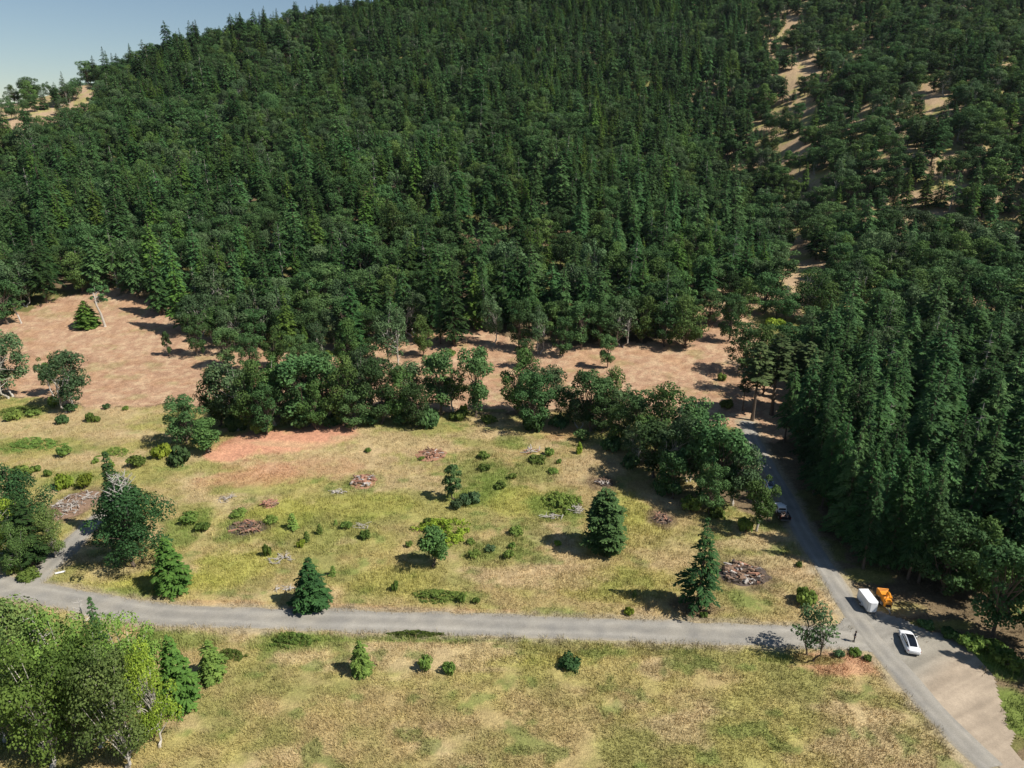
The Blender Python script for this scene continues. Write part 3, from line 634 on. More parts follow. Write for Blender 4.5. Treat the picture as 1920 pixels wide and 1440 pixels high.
# single trees of the field
SPR = Kind(fir_mesh(201, 15, 2.9, .13, 20, (5, 7), .45, .80, .14, .75, .45), 'spruce', 'bark', 15, 'spruce')
CONE = Kind(fir_mesh(202, 9, 3.3, .01, 22, (8, 10), .25, .8, .0, .9, .22), 'spruce', 'bark', 9, 'cone_fir')
CONE2 = Kind(fir_mesh(203, 9, 2.9, .01, 20, (8, 10), .35, .72, .02, .9, .3), 'fir_warm', 'bark', 9, 'bushy_fir')
ROUND = Kind(fir_mesh(204, 11, 3.6, .02, 26, (9, 12), -.2, .36, .0, .95, .12), 'pine_green', 'bark', 11, 'round_pine')
SMALL = Kind(oak_mesh(205, 7, 2.6, .06, 30, 120, .34, .9), 'maple', 'bark', 7, 'small_maple')
OVAL = Kind(oak_mesh(206, 6, 1.6, .04, 22, 110, .3, 1.1), 'oak_dark', 'bark', 6, 'oval_tree')
BIGM = Kind(oak_mesh(207, 14, 6.6, .04, 60, 340, .33, .8, 2, rlo=.13, rhi=.36, taper=.5), 'maple_dark', 'bark', 14, 'maple')
OPEN = Kind(oak_mesh(208, 8, 3.1, .2, 30, 60, .34, .8, 2), 'oak_grey', 'bark', 8, 'open_oak')
DENSE = [Kind(oak_mesh(210+i, 12, 4.4, .05, 40, 260, .26, .85, rlo=.16, rhi=.40), t, 'palebark', 12, 'dense_tree') for i, t in enumerate(['thicket_grey', 'thicket', 'bush', 'bright', 'maple'])]
BLUE = Kind(fir_mesh(220, 14, 2.8, .02, 26, (7, 9), .3, .8, .03, .85, .25), 'fir_blue', 'bark', 14, 'blue_fir')
HEAP = Kind(fir_mesh(221, 7, 3.0, .01, 16, (8, 10), .35, .6, .02, .9, .3), 'bush', 'bark', 7, 'bright_fir')
def X(*a, **k): return explicit(*a[:5], a[5], a[6], a[6], label=a[7], group=None, **k)
X(1306, 1142, 972, 82, SPR, 'spruce_tree', 'spruce', 'tall lone dark spruce with a bare lower trunk near the gravel road')
X(585, 1136, 1045, 74, CONE, 'fir_tree', 'fir', 'broad dark cone-shaped fir growing at the verge of the gravel road')
X(1134, 1032, 917, 80, ROUND, 'pine_tree', 'pine', 'dense egg-shaped pine standing alone beside the brushy green patch')
X(812, 1062, 982, 62, SMALL, 'maple_tree', 'maple', 'small round leafy maple in front of the bright bramble mound')
X(850, 936, 872, 40, OVAL, 'small_tree', 'tree', 'small upright oval tree with a grey-green bush at its foot')
fm = X(258, 1064, 898, 150, BIGM, 'maple_tree', 'maple', 'largest field tree, a spreading dark maple with bare dead tops beside the lane')
for sx_, sy_, sz_, sd_ in ((-.8, .6, 9.6, 1), (.9, 1.0, 9.9, 2), (.2, 1.6, 9.2, 3)):
    d_ = snag_mesh(300+sd_, 5.2, 12, 2.0, .7).build('dead_limb', M['dead'], fm); d_.location = (sx_, sy_, sz_)
X(233, 1000, 845, 66, BLUE, 'fir_tree', 'fir', 'slender fir rising behind the crown of the spreading dark maple')
X(330, 1104, 1008, 72, CONE2, 'fir_tree', 'fir', 'drooping fir beside the spreading dark maple, nearer the gravel road', rz=1.0)
X(392, 846, 778, 54, SMALL, 'small_tree', 'tree', 'rounded leafy small tree at the near end of the oak row by the cut bank')
X(32, 1000, 872, 118, BIGM, 'maple_tree', 'maple', 'dark broad maple beside the lane opposite the brushwood heap', rz=2.0)
X(60, 1060, 925, 80, FIR[0], 'fir_tree', 'fir', 'layered dark fir at the bend of the gravel lane')
X(104, 1046, 950, 56, DENSE[0], 'oak_tree', 'oak', 'slim grey-green oak with pale trunk beside the gravel lane')
X(6, 1040, 930, 80, DENSE[3], 'small_tree', 'tree', 'bright yellow-green tree rising between the dark maple and the lane bend')
X(40, 1075, 985, 60, DENSE[4], 'small_tree', 'tree', 'low dark leafy tree under the layered fir at the lane bend')
X(165, 612, 563, 46, CONE2, 'fir_tree', 'fir', 'small dark fir beside the white-stemmed tree in the red clearing', rz=3.0)
wt = Kind(oak_mesh(230, 13, 2.4, .52, 14, 110, .4, .9, lean=1.2), 'oak_dark', 'palebark', 13, 'white_stem')
X(197, 612, 530, 38, wt, 'white_stemmed_tree', 'tree', 'tree with a long bare white stem and small crown in the red clearing')
X(345, 622, 565, 26, wt, 'white_stemmed_tree', 'tree', 'thin white-stemmed tree at the forest edge above the slim shrub')
X(40, 606, 560, 26, wt, 'white_stemmed_tree', 'tree', 'small white-stemmed tree at the upper corner of the red clearing', rz=2.2)
X(316, 668, 622, 18, OVAL, 'slim_shrub', 'shrub', 'slim upright olive shrub alone in the red clearing')
X(1518, 1232, 1130, 84, OPEN, 'oak_tree', 'oak', 'thin open-crowned oak at the road junction near the person')
X(1153, 525, 470, 52, DENSE[4], 'maple_tree', 'maple', 'rounded pale green maple among dark firs on the hillside')
X(1508, 596, 505, 96, DENSE[4], 'maple_tree', 'maple', 'broad bright green maple at the foot of the ravine slope')
X(680, 1262, 1202, 44, HEAP, 'fir_tree', 'fir', 'young bright green fir in the grass strip below the gravel road')
for px, base, top, wd, kd, nm, noun, lab in [
  (60, 1330, 1122, 150, DENSE[0], 'leafy_tree', 'tree', 'tall pale grey-green tree with whitish stems at the corner thicket'),
  (140, 1350, 1132, 130, DENSE[1], 'leafy_tree', 'tree', 'olive tree topping the thicket below the lane mouth'),
  (216, 1310, 1118, 54, BLUE, 'fir_tree', 'fir', 'blue-green spire-topped fir inside the roadside thicket'),
  (262, 1335, 1140, 118, DENSE[1], 'leafy_tree', 'tree', 'yellowish olive tree at the road end of the thicket'),
  (190, 1400, 1165, 140, DENSE[2], 'leafy_tree', 'tree', 'mid green bushy tree in the middle of the roadside thicket'),
  (10, 1390, 1175, 120, DENSE[4], 'leafy_tree', 'tree', 'dark green tree in the lowest corner of the thicket'),
  (100, 1440, 1195, 150, DENSE[1], 'leafy_tree', 'tree', 'wide olive tree in front of the pale grey-green thicket tree'),
  (300, 1400, 1205, 90, DENSE[3], 'leafy_tree', 'tree', 'yellow-green leafy tree at the grassy edge of the thicket'),
  (240, 1440, 1215, 120, DENSE[0], 'leafy_tree', 'tree', 'grey-green tree with pale dead twigs below the blue-green fir'),
  (4, 1270, 1112, 60, DENSE[3], 'leafy_tree', 'tree', 'bright yellow-green sapling tree at the lane mouth corner'),
  (345, 1320, 1192, 78, CONE2, 'fir_tree', 'fir', 'broad young fir at the grassy edge of the thicket'),
  (398, 1272, 1204, 56, HEAP, 'fir_tree', 'fir', 'low spreading young fir, outermost of the thicket beside the grass strip')]:
    X(px, base, top, wd, kd, nm, noun, lab)
SNAGS = [(885, 345, 306, 'grey dead snag standing among firs high on the hillside'), (985, 350, 318, 'small grey dead snag on the upper hillside near the ravine'), (1640, 900, 752, 'pale dead snag with bare branches inside the dark fir stand'), (1470, 590, 530, 'grey dead snag beside the broad bright green maple'), (1690, 1040, 930, 'bare grey dead tree at the shaded edge of the fir stand'), (1600, 1000, 880, 'thin bare dead tree in shade beside the gravel track'),
         (190, 1300, 1120, 'whitish dead tree poking out of the roadside thicket'), (110, 1340, 1140, 'pale leafless tree among the grey-green thicket leaves')]
for i, (px, b, t, lab) in enumerate(SNAGS):
    p = G(px, b); h = height_for(p, t); o = snag_mesh(400+i, h, 26, h*.16, .15).build('dead_tree', M['dead']); o.location = (p[0], p[1], p[2]-.1); tag(o, lab, 'dead tree')
# the forest: hexagonal jittered points, accepted by where they stand
def hexpts(x0, x1, y0, y1, sp, seed):
    r = np.random.default_rng(seed); ny = int((y1-y0)/(sp*.866)); nx_ = int((x1-x0)/sp)
    gy, gx = np.mgrid[0:ny, 0:nx_]; x = x0+(gx+.5*(gy % 2))*sp; y = y0+gy*sp*.866
    x = x+r.uniform(-.42, .42, x.shape)*sp; y = y+r.uniform(-.42, .42, y.shape)*sp
    return x.ravel(), y.ravel()
RSTAND = [(1450, 800), (1476, 860), (1503, 915), (1542, 962), (1595, 1008), (1655, 1050), (1735, 1085), (1810, 1135), (1880, 1185), (1950, 1230), (2050, 1330), (2600, 1600), (2600, 640), (1510, 640), (1490, 720)]
taken = [(o[0].location.x, o[0].location.y) for o in TREES]
cells = {}
def place_ok(x, y, r):
    k = 6.0; i, j = int(x//k), int(y//k)
    for a in (i-1, i, i+1):
        for b in (j-1, j, j+1):
            for (u, v) in cells.get((a, b), ()):
                if (u-x)**2+(v-y)**2 < r*r: return False
    cells.setdefault((i, j), []).append((x, y)); return True
for x, y in taken: cells.setdefault((int(x//6), int(y//6)), []).append((x, y))
CAND = []       # x, y, z, kind, index, scale xy, scale z
def scatter(sp, bounds, seed, accept):
    x, y = hexpts(*bounds, sp, seed); z = H(x, y); px, py = project(x, y, z)
    ok = (py < 1460) & (px > -260) & (px < 2180) & ~inpoly(px, py, FIELD) & ~inpoly(px, py, CLEAR)
    for P in GAPS: ok &= ~inpoly(px, py, P)
    ok &= ~(inpoly(px, py, CREST) & (vnoise(x/5+4, y/5) < .80))
    for P in BALD: ok &= ~(inpoly(px, py, P) & (vnoise(x/4+9, y/4) < .64))
    ok &= accept(x, y, px, py); ok &= ~on_road_fast(x, y)
    n1 = fbm(x/40, y/40, 3, 21); n2 = fbm(x/14, y/14, 2, 22)
    r = random.Random(seed); n3 = vnoise(x/16+3, y/16)
    for k in np.nonzero(ok)[0]:
        if n3[k] < .26 and r.random() < .6: continue
        if px[k] > 1380 and py[k] < 340 and x[k] > 100 and (n3[k] < .29 or r.random() < .08): continue
        if not place_ok(x[k], y[k], sp*.62): continue
        X, Y = px[k], py[k]
        if X > 1440 and Y < 640: pf = .22 if n1[k] < .5 else .5
        elif X > 1440: pf = .9 if Y > 715 else .45
        else: pf = .80 if n1[k] < .48 else .28
        if X < 1440 and Y > 560: pf -= .3
        if X < 200 and Y < 330: pf = .3
        if r.random() < pf: 
            i = r.choice([0, 0, 3, 3, 1, 4, 6, 7] if X > 1440 and Y > 640 else [0, 0, 1, 1, 2, 3, 4, 5, 6, 7] if n2[k] < .5 else [0, 1, 2, 3, 3, 4, 5, 5, 6, 7, 7]); hh = r.gauss(20.5, 5.0) if X < 1440 else r.gauss(21.5, 2.6)
            if X > 1400 and Y < 640: hh = r.gauss(16, 3.5)
            hh = max(hh, 8)
            if r.random() < .12: hh *= .6
            s = hh/26; CAND.append((x[k], y[k], z[k], 'f', i, s*r.uniform(.85, 1.25)*(1.12 if hh < 20 else 1), s))
        else:
            i = r.choice([0, 0, 1, 2, 3, 4, 5, 6, 7]); hh = r.gauss(14, 2.6) if X < 1440 else r.gauss(13.6, 2.6); s = hh/13
            CAND.append((x[k], y[k], z[k], 'o', i, s*r.uniform(.85, 1.15)*(1.3 if X > 1400 and Y < 640 else 1.1), s))
def on_road_fast(x, y):
    r = np.zeros(len(x), bool); i = (y < 180) & (y > 40)
    if i.any(): r[i] = on_road(x[i], y[i], 1.6)
    return r
scatter(6.6, (-760, 400, 160, 985), 91, lambda x, y, px, py: (px < 1460) & (py < 690) & (x < 100+(y-260)*.19+48))
scatter(7.1, (90, 900, 200, 985), 92, lambda x, y, px, py: (px > 1330) & (py < 660) & (x >= 100+(y-260)*.19+25) & ((px > 1560) | (py > 430) | (vnoise(x/9, y/9) > .30)))
scatter(5.9, (45, 330, 50, 240), 93, lambda x, y, px, py: inpoly(px, py, RSTAND))
# the largest in the picture become trees of their own, the rest one mass
c = np.array([(a[0], a[1], a[2], a[6]*(26 if a[3] == 'f' else 13)) for a in CAND])
cpx, cpy = project(c[:, 0], c[:, 1], c[:, 2]+c[:, 3]*.7)
size = c[:, 3]/(c[:, 1]*CP-(c[:, 2]-CAM_H)*SP)
size[(cpx < -10) | (cpx > 1930) | (cpy > 1500) | (cpy < 0)] = 0
order = np.argsort(-size); nf = sum(1 for t in TREES if t[1] == 'fir'); no = sum(1 for t in TREES if t[1] == 'oak')
own = set()
for k in order:
    a = CAND[k]
    if size[k] <= 0: break
    if a[3] == 'f' and nf < 290: nf += 1
    elif a[3] == 'o' and no < 290: no += 1
    else: continue
    own.add(int(k))
for k in sorted(own):
    x, y, z, t, i, sx, sz = CAND[k]
    rz = (k*2.399) % 6.283
    if t == 'f': plant(FIR[i], 'fir_tree', (x, y, z), sx, sz, rz, 'fir', FIRADJ[i], group=GR_STAND if (cpx[k] > 1450 and y < 235) else 'firs of the hillside forest', tilt=(rg.gauss(0, .035), rg.gauss(0, .035)))
    else: plant(OAK[i], 'oak_tree', (x, y, z), sx, sz, rz, 'oak', OAKADJ[i], group='oaks scattered in the hillside forest', tilt=(rg.gauss(0, .03), rg.gauss(0, .03)))
src = bpy.data.collections.new('forest_sources')
for j in range(16):
    kd = FIR[j] if j < 8 else OAK[j-8]
    V = []; Fc = []; T = []; mi = []
    for mj, me in enumerate((kd.tr, kd.cr)):
        o = len(V); V += [tuple(v.co) for v in me.vertices]; Fc += [tuple(i+o for i in p.vertices) for p in me.polygons]; mi += [mj]*len(me.polygons)
        t = np.zeros(len(me.vertices), np.float32); me.attributes['tint'].data.foreach_get('value', t); T.append(t)
    me = bpy.data.meshes.new('forest_tree_shape'); me.from_pydata(V, [], Fc); me.materials.append(kd.tr.materials[0]); me.materials.append(kd.cr.materials[0])
    me.polygons.foreach_set('material_index', mi); at = me.attributes.new('tint', 'FLOAT', 'POINT'); at.data.foreach_set('value', np.concatenate(T)); me.update()
    src.objects.link(bpy.data.objects.new('forest_source_%02d' % j, me))
rest = [CAND[k] for k in range(len(CAND)) if k not in own]
print('TREES', nf, no, 'mass', len(rest))
pm = bpy.data.meshes.new('forest'); pm.from_pydata([(a[0], a[1], a[2]-.15) for a in rest], [], [])
a1 = pm.attributes.new('shape', 'INT', 'POINT'); a1.data.foreach_set('value', [a[4]+(0 if a[3] == 'f' else 8) for a in rest])
a2 = pm.attributes.new('size', 'FLOAT_VECTOR', 'POINT'); a2.data.foreach_set('vector', np.array([(a[5], a[5], a[6]) for a in rest], np.float32).ravel())
a3 = pm.attributes.new('turn', 'FLOAT_VECTOR', 'POINT'); a3.data.foreach_set('vector', np.array([(rg.gauss(0, .045), rg.gauss(0, .045), rg.uniform(0, 6.28)) for a in rest], np.float32).ravel())
ng = bpy.data.node_groups.new('forest_scatter', 'GeometryNodeTree')
ng.interface.new_socket('Geometry', in_out='INPUT', socket_type='NodeSocketGeometry'); ng.interface.new_socket('Geometry', in_out='OUTPUT', socket_type='NodeSocketGeometry')
gi = ng.nodes.new('NodeGroupInput'); go = ng.nodes.new('NodeGroupOutput'); ip = ng.nodes.new('GeometryNodeInstanceOnPoints'); ci = ng.nodes.new('GeometryNodeCollectionInfo')
ci.inputs['Collection'].default_value = src; ci.inputs['Separate Children'].default_value = True; ci.inputs['Reset Children'].default_value = True
def named(n, t):
    q = ng.nodes.new('GeometryNodeInputNamedAttribute'); q.data_type = t; q.inputs['Name'].default_value = n; return q.outputs['Attribute']
L = ng.links.new
L(gi.outputs[0], ip.inputs['Points']); L(ci.outputs[0], ip.inputs['Instance']); ip.inputs['Pick Instance'].default_value = True
L(named('shape', 'INT'), ip.inputs['Instance Index']); L(named('size', 'FLOAT_VECTOR'), ip.inputs['Scale']); L(named('turn', 'FLOAT_VECTOR'), ip.inputs['Rotation'])
L(ip.outputs[0], go.inputs[0])
fo = link('forest', pm); fo.modifiers.new('scatter', 'NODES').node_group = ng
tag(fo, 'dense mixed fir and oak forest covering the upper hillside', 'forest', kind='stuff')

# ------------------------------------------------------------------ bushes
BUSH = [bush_mesh(500+i, 1, [.9, .75, 1.1, .6][i], [10, 12, 9, 14][i], 60, .24) for i in range(4)]
BSH = {}
for tone in ('bush', 'bright', 'oak_dark', 'oak_grey'):
    BSH[tone] = [(b[0].mesh('bush_stems', M['bark']), b[1].mesh('bush_leaves', M[tone]), [.9, .75, 1.1, .6][i]) for i, b in enumerate(BUSH)]
def patch_mesh(seed, n=95):
    rg_ = random.Random(seed); st = MB(); cr = MB()
    for i in range(n):
        a = rg_.uniform(0, 6.28); q = math.sqrt(rg_.random())*(1+.16*math.sin(3*a+seed)+.1*math.sin(7*a))
        c = np.array([math.cos(a)*q*.9, math.sin(a)*q*.9, .30*max(.25, 1-q*q)*rg_.uniform(.35, 1.2)])
        leaf_ball(cr, rg_, c, rg_.uniform(.07, .15), 34, .075, rg_.uniform(.25, .8), .8)
        if i % 6 == 0: st.tube([(c[0]*.9, c[1]*.9, 0), tuple(c*np.array([.97, .97, .6])), tuple(c)], [.012, .01, .005], 4, False)
    return st, cr
PATCH = [(patch_mesh(540+i), t) for i, t in enumerate(['bramble', 'bush', 'bush'])]
PATCH = [(p[0].mesh('bramble_stems', M['bark']), p[1].mesh('bramble_leaves', M[t])) for p, t in PATCH]
def bramble(px, py, wd, hpx, hh, i, label):
    p = G(px, py); k = depth(p)/FPX; q = G(px, py-hpx/2); ry = max(.6, (q[1]-p[1]))
    r = empty('bramble_patch', (p[0], p[1], p[2]-.05), 0, (wd*k/2, ry, hh/.34)); st, cr = PATCH[i]
    link('stem', st, r); link('foliage', cr, r); return tag(r, label, 'bramble')
SAPL = Kind(fir_mesh(520, 2.2, .75, .02, 9, (6, 8), .15, .8, .02, .5, .25), 'bush', 'bark', 2.2, 'sapling')
BADJ = {'bush': 'green', 'bright': 'bright yellow-green', 'oak_dark': 'dark', 'oak_grey': 'grey-green'}
def bush(px, base, top, wd, tone, label=None, v=None, noun='bush', name='bush', deep=1.0):
    p = G(px, base); k = depth(p)/FPX
    tone = 'bush' if tone == 'oak_dark' and wd < 36 and base > 820 else tone; h = max(.35, height_for(p, top)*.8); st, cr, hn = BSH[tone][rg.randrange(4) if v is None else v]
    wd = wd*.9; r = empty(name, (p[0], p[1]+.3*wd*k*deep, p[2]-.05), rg.uniform(0, 6.28) if deep == 1 else 0, (wd*k/2*1.05, wd*k/2*1.05*deep, h/hn/1.12))
    link('stem', st, r); link('foliage', cr, r); tag(r, label, 'bush', 'bushes scattered over the field')
    if not label: TREES.append([r, noun, ('small ' if wd < 24 else 'large ' if wd > 44 else '')+BADJ[tone], px, (base+top)/2, h])
    return r
bush(326, 876, 833, 54, 'oak_dark', 'dense dark rounded bush beside the lighter bush below the cut bank', 0)
bush(299, 862, 828, 42, 'bright', 'bright yellow-green bush touching the dense dark rounded bush', 1)
bush(880, 950, 921, 46, 'oak_grey', 'grey-green bush at the foot of the small upright oval tree', 1)
bush(856, 956, 932, 30, 'oak_grey', None, 2)
bush(1072, 1262, 1234, 54, 'oak_dark', 'large dark round bush in the grass strip below the road', 0)
bush(797, 1260, 1226, 36, 'bush', 'round mid-green bush in the grass strip below the road', 2)
bush(843, 1264, 1236, 34, 'bush', 'lower bush beside the round mid-green bush below the road', 0)
for a in [(967, 1008, 987, 34, 'oak_dark'), (882, 1024, 1009, 22, 'oak_dark'), (889, 1048, 1030, 30, 'oak_dark'), (920, 1037, 1020, 24, 'oak_grey'), (953, 1051, 1029, 27, 'bush'), (960, 1030, 1016, 18, 'bush'), (1048, 1024, 1013, 20, 'bright'), (1085, 852, 822, 16, 'bright'),
          (1048, 870, 858, 14, 'bush'), (1180, 1155, 1141, 24, 'bright'), (1320, 1160, 1147, 18, 'bush'), (865, 1132, 1110, 16, 'bush'), (892, 1134, 1119, 18, 'bush'), (647, 995, 976, 27, 'bush'), (682, 1014, 993, 28, 'bush'), (563, 1028, 1009, 20, 'bright'), (500, 1045, 1014, 20, 'bush'), (767, 1027, 1012, 18, 'oak_dark'), (800, 985, 969, 20, 'oak_dark'),
          (740, 1110, 1084, 18, 'bush'), (117, 858, 831, 32, 'bush'), (175, 870, 856, 17, 'bush'), (203, 879, 861, 20, 'bush'), (63, 887, 870, 22, 'bush'), (88, 895, 877, 18, 'oak_dark'), (155, 919, 884, 40, 'bright'), (120, 919, 879, 42, 'bright'), (113, 797, 775, 26, 'oak_dark'), (198, 768, 754, 18, 'oak_dark'), (165, 792, 768, 22, 'bush'), (178, 793, 776, 18, 'bush'), (234, 770, 760, 16, 'bush'), (20, 790, 768, 40, 'bush'), (60, 782, 764, 30, 'bush'), (96, 765, 735, 26, 'bush'), (130, 775, 752, 30, 'oak_dark'),
          (30, 900, 872, 50, 'bush'), (250, 880, 850, 40, 'bush'), (45, 1095, 1072, 50, 'bush'), (20, 1080, 1050, 40, 'bush'), (1005, 872, 856, 46, 'bush'), (905, 862, 846, 30, 'bush'), (908, 884, 868, 28, 'bush'), (1030, 856, 838, 24, 'bush'), (1040, 890, 876, 26, 'bush'), (960, 900, 886, 22, 'bush'), (935, 918, 902, 32, 'bush'), (350, 985, 960, 46, 'bush'), (375, 1000, 978, 34, 'bush'), (445, 972, 958, 40, 'bush'), (505, 985, 968, 30, 'bush'),
          (690, 850, 838, 16, 'bush'), (790, 864, 855, 16, 'bush'), (1090, 830, 800, 36, 'oak_dark'), (1150, 850, 815, 50, 'oak_dark'), (1180, 880, 845, 46, 'oak_dark'), (1250, 930, 890, 50, 'oak_dark'), (1300, 965, 925, 46, 'bush'), (1350, 975, 945, 40, 'bush'), (1400, 1000, 965, 36, 'bush'), (800, 805, 762, 64, 'oak_dark'), (750, 800, 770, 46, 'oak_dark'), (690, 800, 765, 50, 'oak_dark'), (620, 800, 765, 54, 'oak_dark'), (555, 808, 770, 54, 'oak_dark'), (490, 815, 775, 54, 'bush'), (440, 812, 770, 50, 'oak_dark'), (380, 830, 800, 40, 'bush'), (860, 790, 766, 44, 'bush'), (920, 795, 775, 40, 'bush'), (1000, 812, 772, 50, 'oak_dark'), (1050, 805, 775, 46, 'oak_dark'), (870, 775, 750, 20, 'bright'), (660, 785, 755, 20, 'bright'),
          (1830, 1225, 1196, 60, 'bush'), (1875, 1240, 1205, 60, 'bush'), (1790, 1205, 1180, 44, 'oak_dark'), (1905, 1265, 1225, 60, 'bush'), (1740, 1180, 1160, 36, 'oak_dark'), (1606, 1232, 1219, 30, 'bush'), (1575, 1236, 1220, 26, 'oak_grey'), (1628, 1240, 1228, 20, 'bush'), (1500, 1065, 1052, 16, 'bush'), (1515, 1140, 1105, 50, 'bush'), (1370, 590, 565, 40, 'bush'), (1455, 616, 590, 44, 'bright'), (612, 672, 655, 24, 'bush'), (845, 668, 652, 26, 'bush'), (1355, 715, 695, 20, 'bush'), (1365, 768, 745, 30, 'bush')]:
    bush(*a)
bramble(832, 998, 108, 52, 1.5, 0, 'wide bright yellow-green bramble mound behind the small round maple')
bramble(1052, 945, 76, 46, 1.4, 1, 'tangled green bramble patch with pale dead sticks beside the egg-shaped pine')
bramble(820, 1119, 104, 28, .9, 1, 'low green bramble strip at the upper verge of the road')
bramble(548, 1203, 90, 30, 1.1, 2, 'long low green thicket along the lower verge of the road')
bramble(775, 1191, 110, 12, .8, 1, 'narrow strip of green brambles at the lower verge of the road')
bramble(430, 1232, 60, 26, 1.0, 2, 'low green scrub between the thicket and the grass strip')
bramble(60, 835, 110, 30, .8, 2, 'broad low green scrub at the edge of the rough grass above the lane')
bramble(30, 772, 70, 22, .8, 1, 'low green scrub in front of the pale-stemmed clearing oaks')
bramble(215, 850, 60, 22, .7, 2, 'flat green scrub patch beside the bright bush')
for px, b, t in [(553, 992, 965), (573, 1015, 996), (598, 1000, 982), (623, 1080, 1063), (630, 985, 975), (1190, 1120, 1108)]:
    p = G(px, b); h = height_for(p, t); plant(SAPL, 'fir_sapling', p, h/2.2, h/2.2, rg.uniform(0, 6), 'fir sapling', 'tiny green', 'sapling', 'saplings in the field grass', ('stem', 'crown'), -.02)
    TREES[-1][3:5] = [px, (b+t)/2]

# ------------------------------------------------------------------ heaps of cleared wood
def pile(px, py, wpx, hpx, n, mats, soil, label, hh=.6, thick=.14, name='debris_pile', seed=0):
    r_ = random.Random(seed+px); p = G(px, py); k = depth(p)/FPX; rx = wpx*k/2; q = G(px, py-hpx/2); ry = max(.5, (q[1]-p[1]))*.85
    root = empty(name, (p[0], p[1], p[2])); tag(root, label, 'debris pile')
    if soil:
        m = MB(); NR = 26; rings = []
        for j in range(7):
            f = 1-j/6.5; rings.append([(rx*f*1.05*math.cos(t*6.283/NR)*(1+.2*float(vnoise(t*.7+px, j*.6))-.1), ry*f*1.05*math.sin(t*6.283/NR)*(1+.2*float(vnoise(t*.7+px, j*.6+9))-.1), hh*.5*(1-f*f)+.12*float(vnoise(t*1.1+px, j*1.3))-.07) for t in range(NR)])
        m.loft(rings); m.build('soil_mound', M[soil], root)
    for i in range(n):
        m = MB(); a = r_.uniform(0, 6.28); q = math.sqrt(r_.random())*.85
        c = np.array([rx*q*math.cos(a), ry*q*math.sin(a), hh*(1-q*q)*r_.uniform(.4, 1)+.1]); th = thick*r_.uniform(.5, 1.5)
        big = r_.random() < .3
        L = (r_.uniform(.5, 1.0) if big else r_.uniform(.9, 2.3))*min(1, (rx+ry)/2.6); d = np.array([r_.gauss(0, 1), r_.gauss(0, .6), r_.gauss(0, .22)]); d = nrm(d)
        if big: th *= 2.0
        b = np.array([r_.uniform(-.12, .12), r_.uniform(-.12, .12), r_.uniform(-.05, .15)])
        m.tube([c-d*L/2, c-d*L*.15+b, c+d*L*.2+b, c+d*L/2], [th, th*.85, th*.8, th*.55], 6)
        if big:
            for g in range(5):
                e = nrm(np.array([r_.gauss(0, 1), r_.gauss(0, 1), r_.gauss(.2, .8)])); m.tube([c-d*L*.4, c-d*L*.45+e*.3, c-d*L*.5+e*.75], [th*.4, th*.25, .02], 4, False)
        m.build('stump' if big else 'log', M[r_.choice(mats)], root)
    return root
pile(808, 853, 56, 28, 42, ['log_red', 'log_red', 'log_brown', 'log_grey'], 'redsoil', 'reddish heap of logs and stumps nearest the oak row')
pile(682, 903, 48, 32, 34, ['log_red', 'log_brown', 'log_grey', 'log_grey'], 'redsoil', 'debris heap with long silvered logs below the reddish heap', .9, .2)
pile(635, 923, 30, 9, 14, ['dead', 'log_grey'], None, 'low scatter of pale sticks beside the heap of silvered logs', .15, .07)
pile(506, 946, 28, 16, 22, ['log_red', 'log_red', 'log_brown'], 'redsoil', 'small round heap of red-brown wood chunks on dry grass', .8, .16)
pile(462, 990, 76, 32, 40, ['log_red', 'log_brown', 'char'], 'char', 'wide burnt heap of red and charred wood ringed by green weeds', .4, .16)
pile(140, 946, 74, 62, 90, ['log_grey', 'log_grey', 'log_brown', 'dead'], 'log_brown', 'large grey brushwood heap lying beside the gravel lane', 1.1, .07)
pile(997, 847, 36, 15, 24, ['log_grey', 'log_grey', 'log_red'], None, 'small grey heap of sticks between green weeds near the oaks', .4, .09)
pile(1132, 905, 36, 19, 24, ['log_brown', 'char', 'log_grey'], 'char', 'small dark heap at the edge of the oak shade', .4, .12)
pile(1240, 973, 38, 22, 26, ['log_red', 'char', 'log_brown'], 'char', 'burnt reddish heap on a charred spot beyond the egg-shaped pine', .4, .13)
pile(1393, 1077, 96, 48, 80, ['log_brown', 'log_brown', 'char', 'log_red', 'log_grey'], 'char', 'biggest dark debris heap beside the tall lone spruce', .9, .2)
pile(1075, 958, 40, 20, 26, ['dead', 'log_grey'], None, 'grey twiggy brush in the green bramble patch', .7, .05, 'brush_pile')
pile(1035, 970, 60, 10, 14, ['dead', 'dead', 'log_grey'], None, 'row of bleached sticks along the front of the bramble patch', .35, .08, 'brush_pile')
pile(524, 1050, 50, 20, 18, ['dead', 'dead', 'log_grey'], None, 'bleached fallen branches in long grass behind the cone-shaped fir', .3, .07, 'brush_pile')
pile(680, 988, 30, 12, 10, ['dead'], None, 'thin bleached branches beside small bushes in mid field', .3, .05, 'brush_pile')
pile(424, 938, 32, 18, 18, ['log_grey', 'log_grey'], None, 'grey twig heap half hidden by weeds near the bare red slope', .4, .05, 'brush_pile')
pile(535, 1105, 44, 12, 10, ['dead'], None, 'pale branches in the grass beside the cone-shaped fir', .25, .06, 'brush_pile')
m = MB(); m.box((-.7, -.18, 0), (.7, .18, .14), .03); o = m.build('fallen_plank', M['white']); p = G(113, 1075); o.location = (p[0], p[1], p[2]+.12); o.rotation_euler = (0, .05, .5); tag(o, 'white plank lying in the grass beside the gravel lane', 'plank')

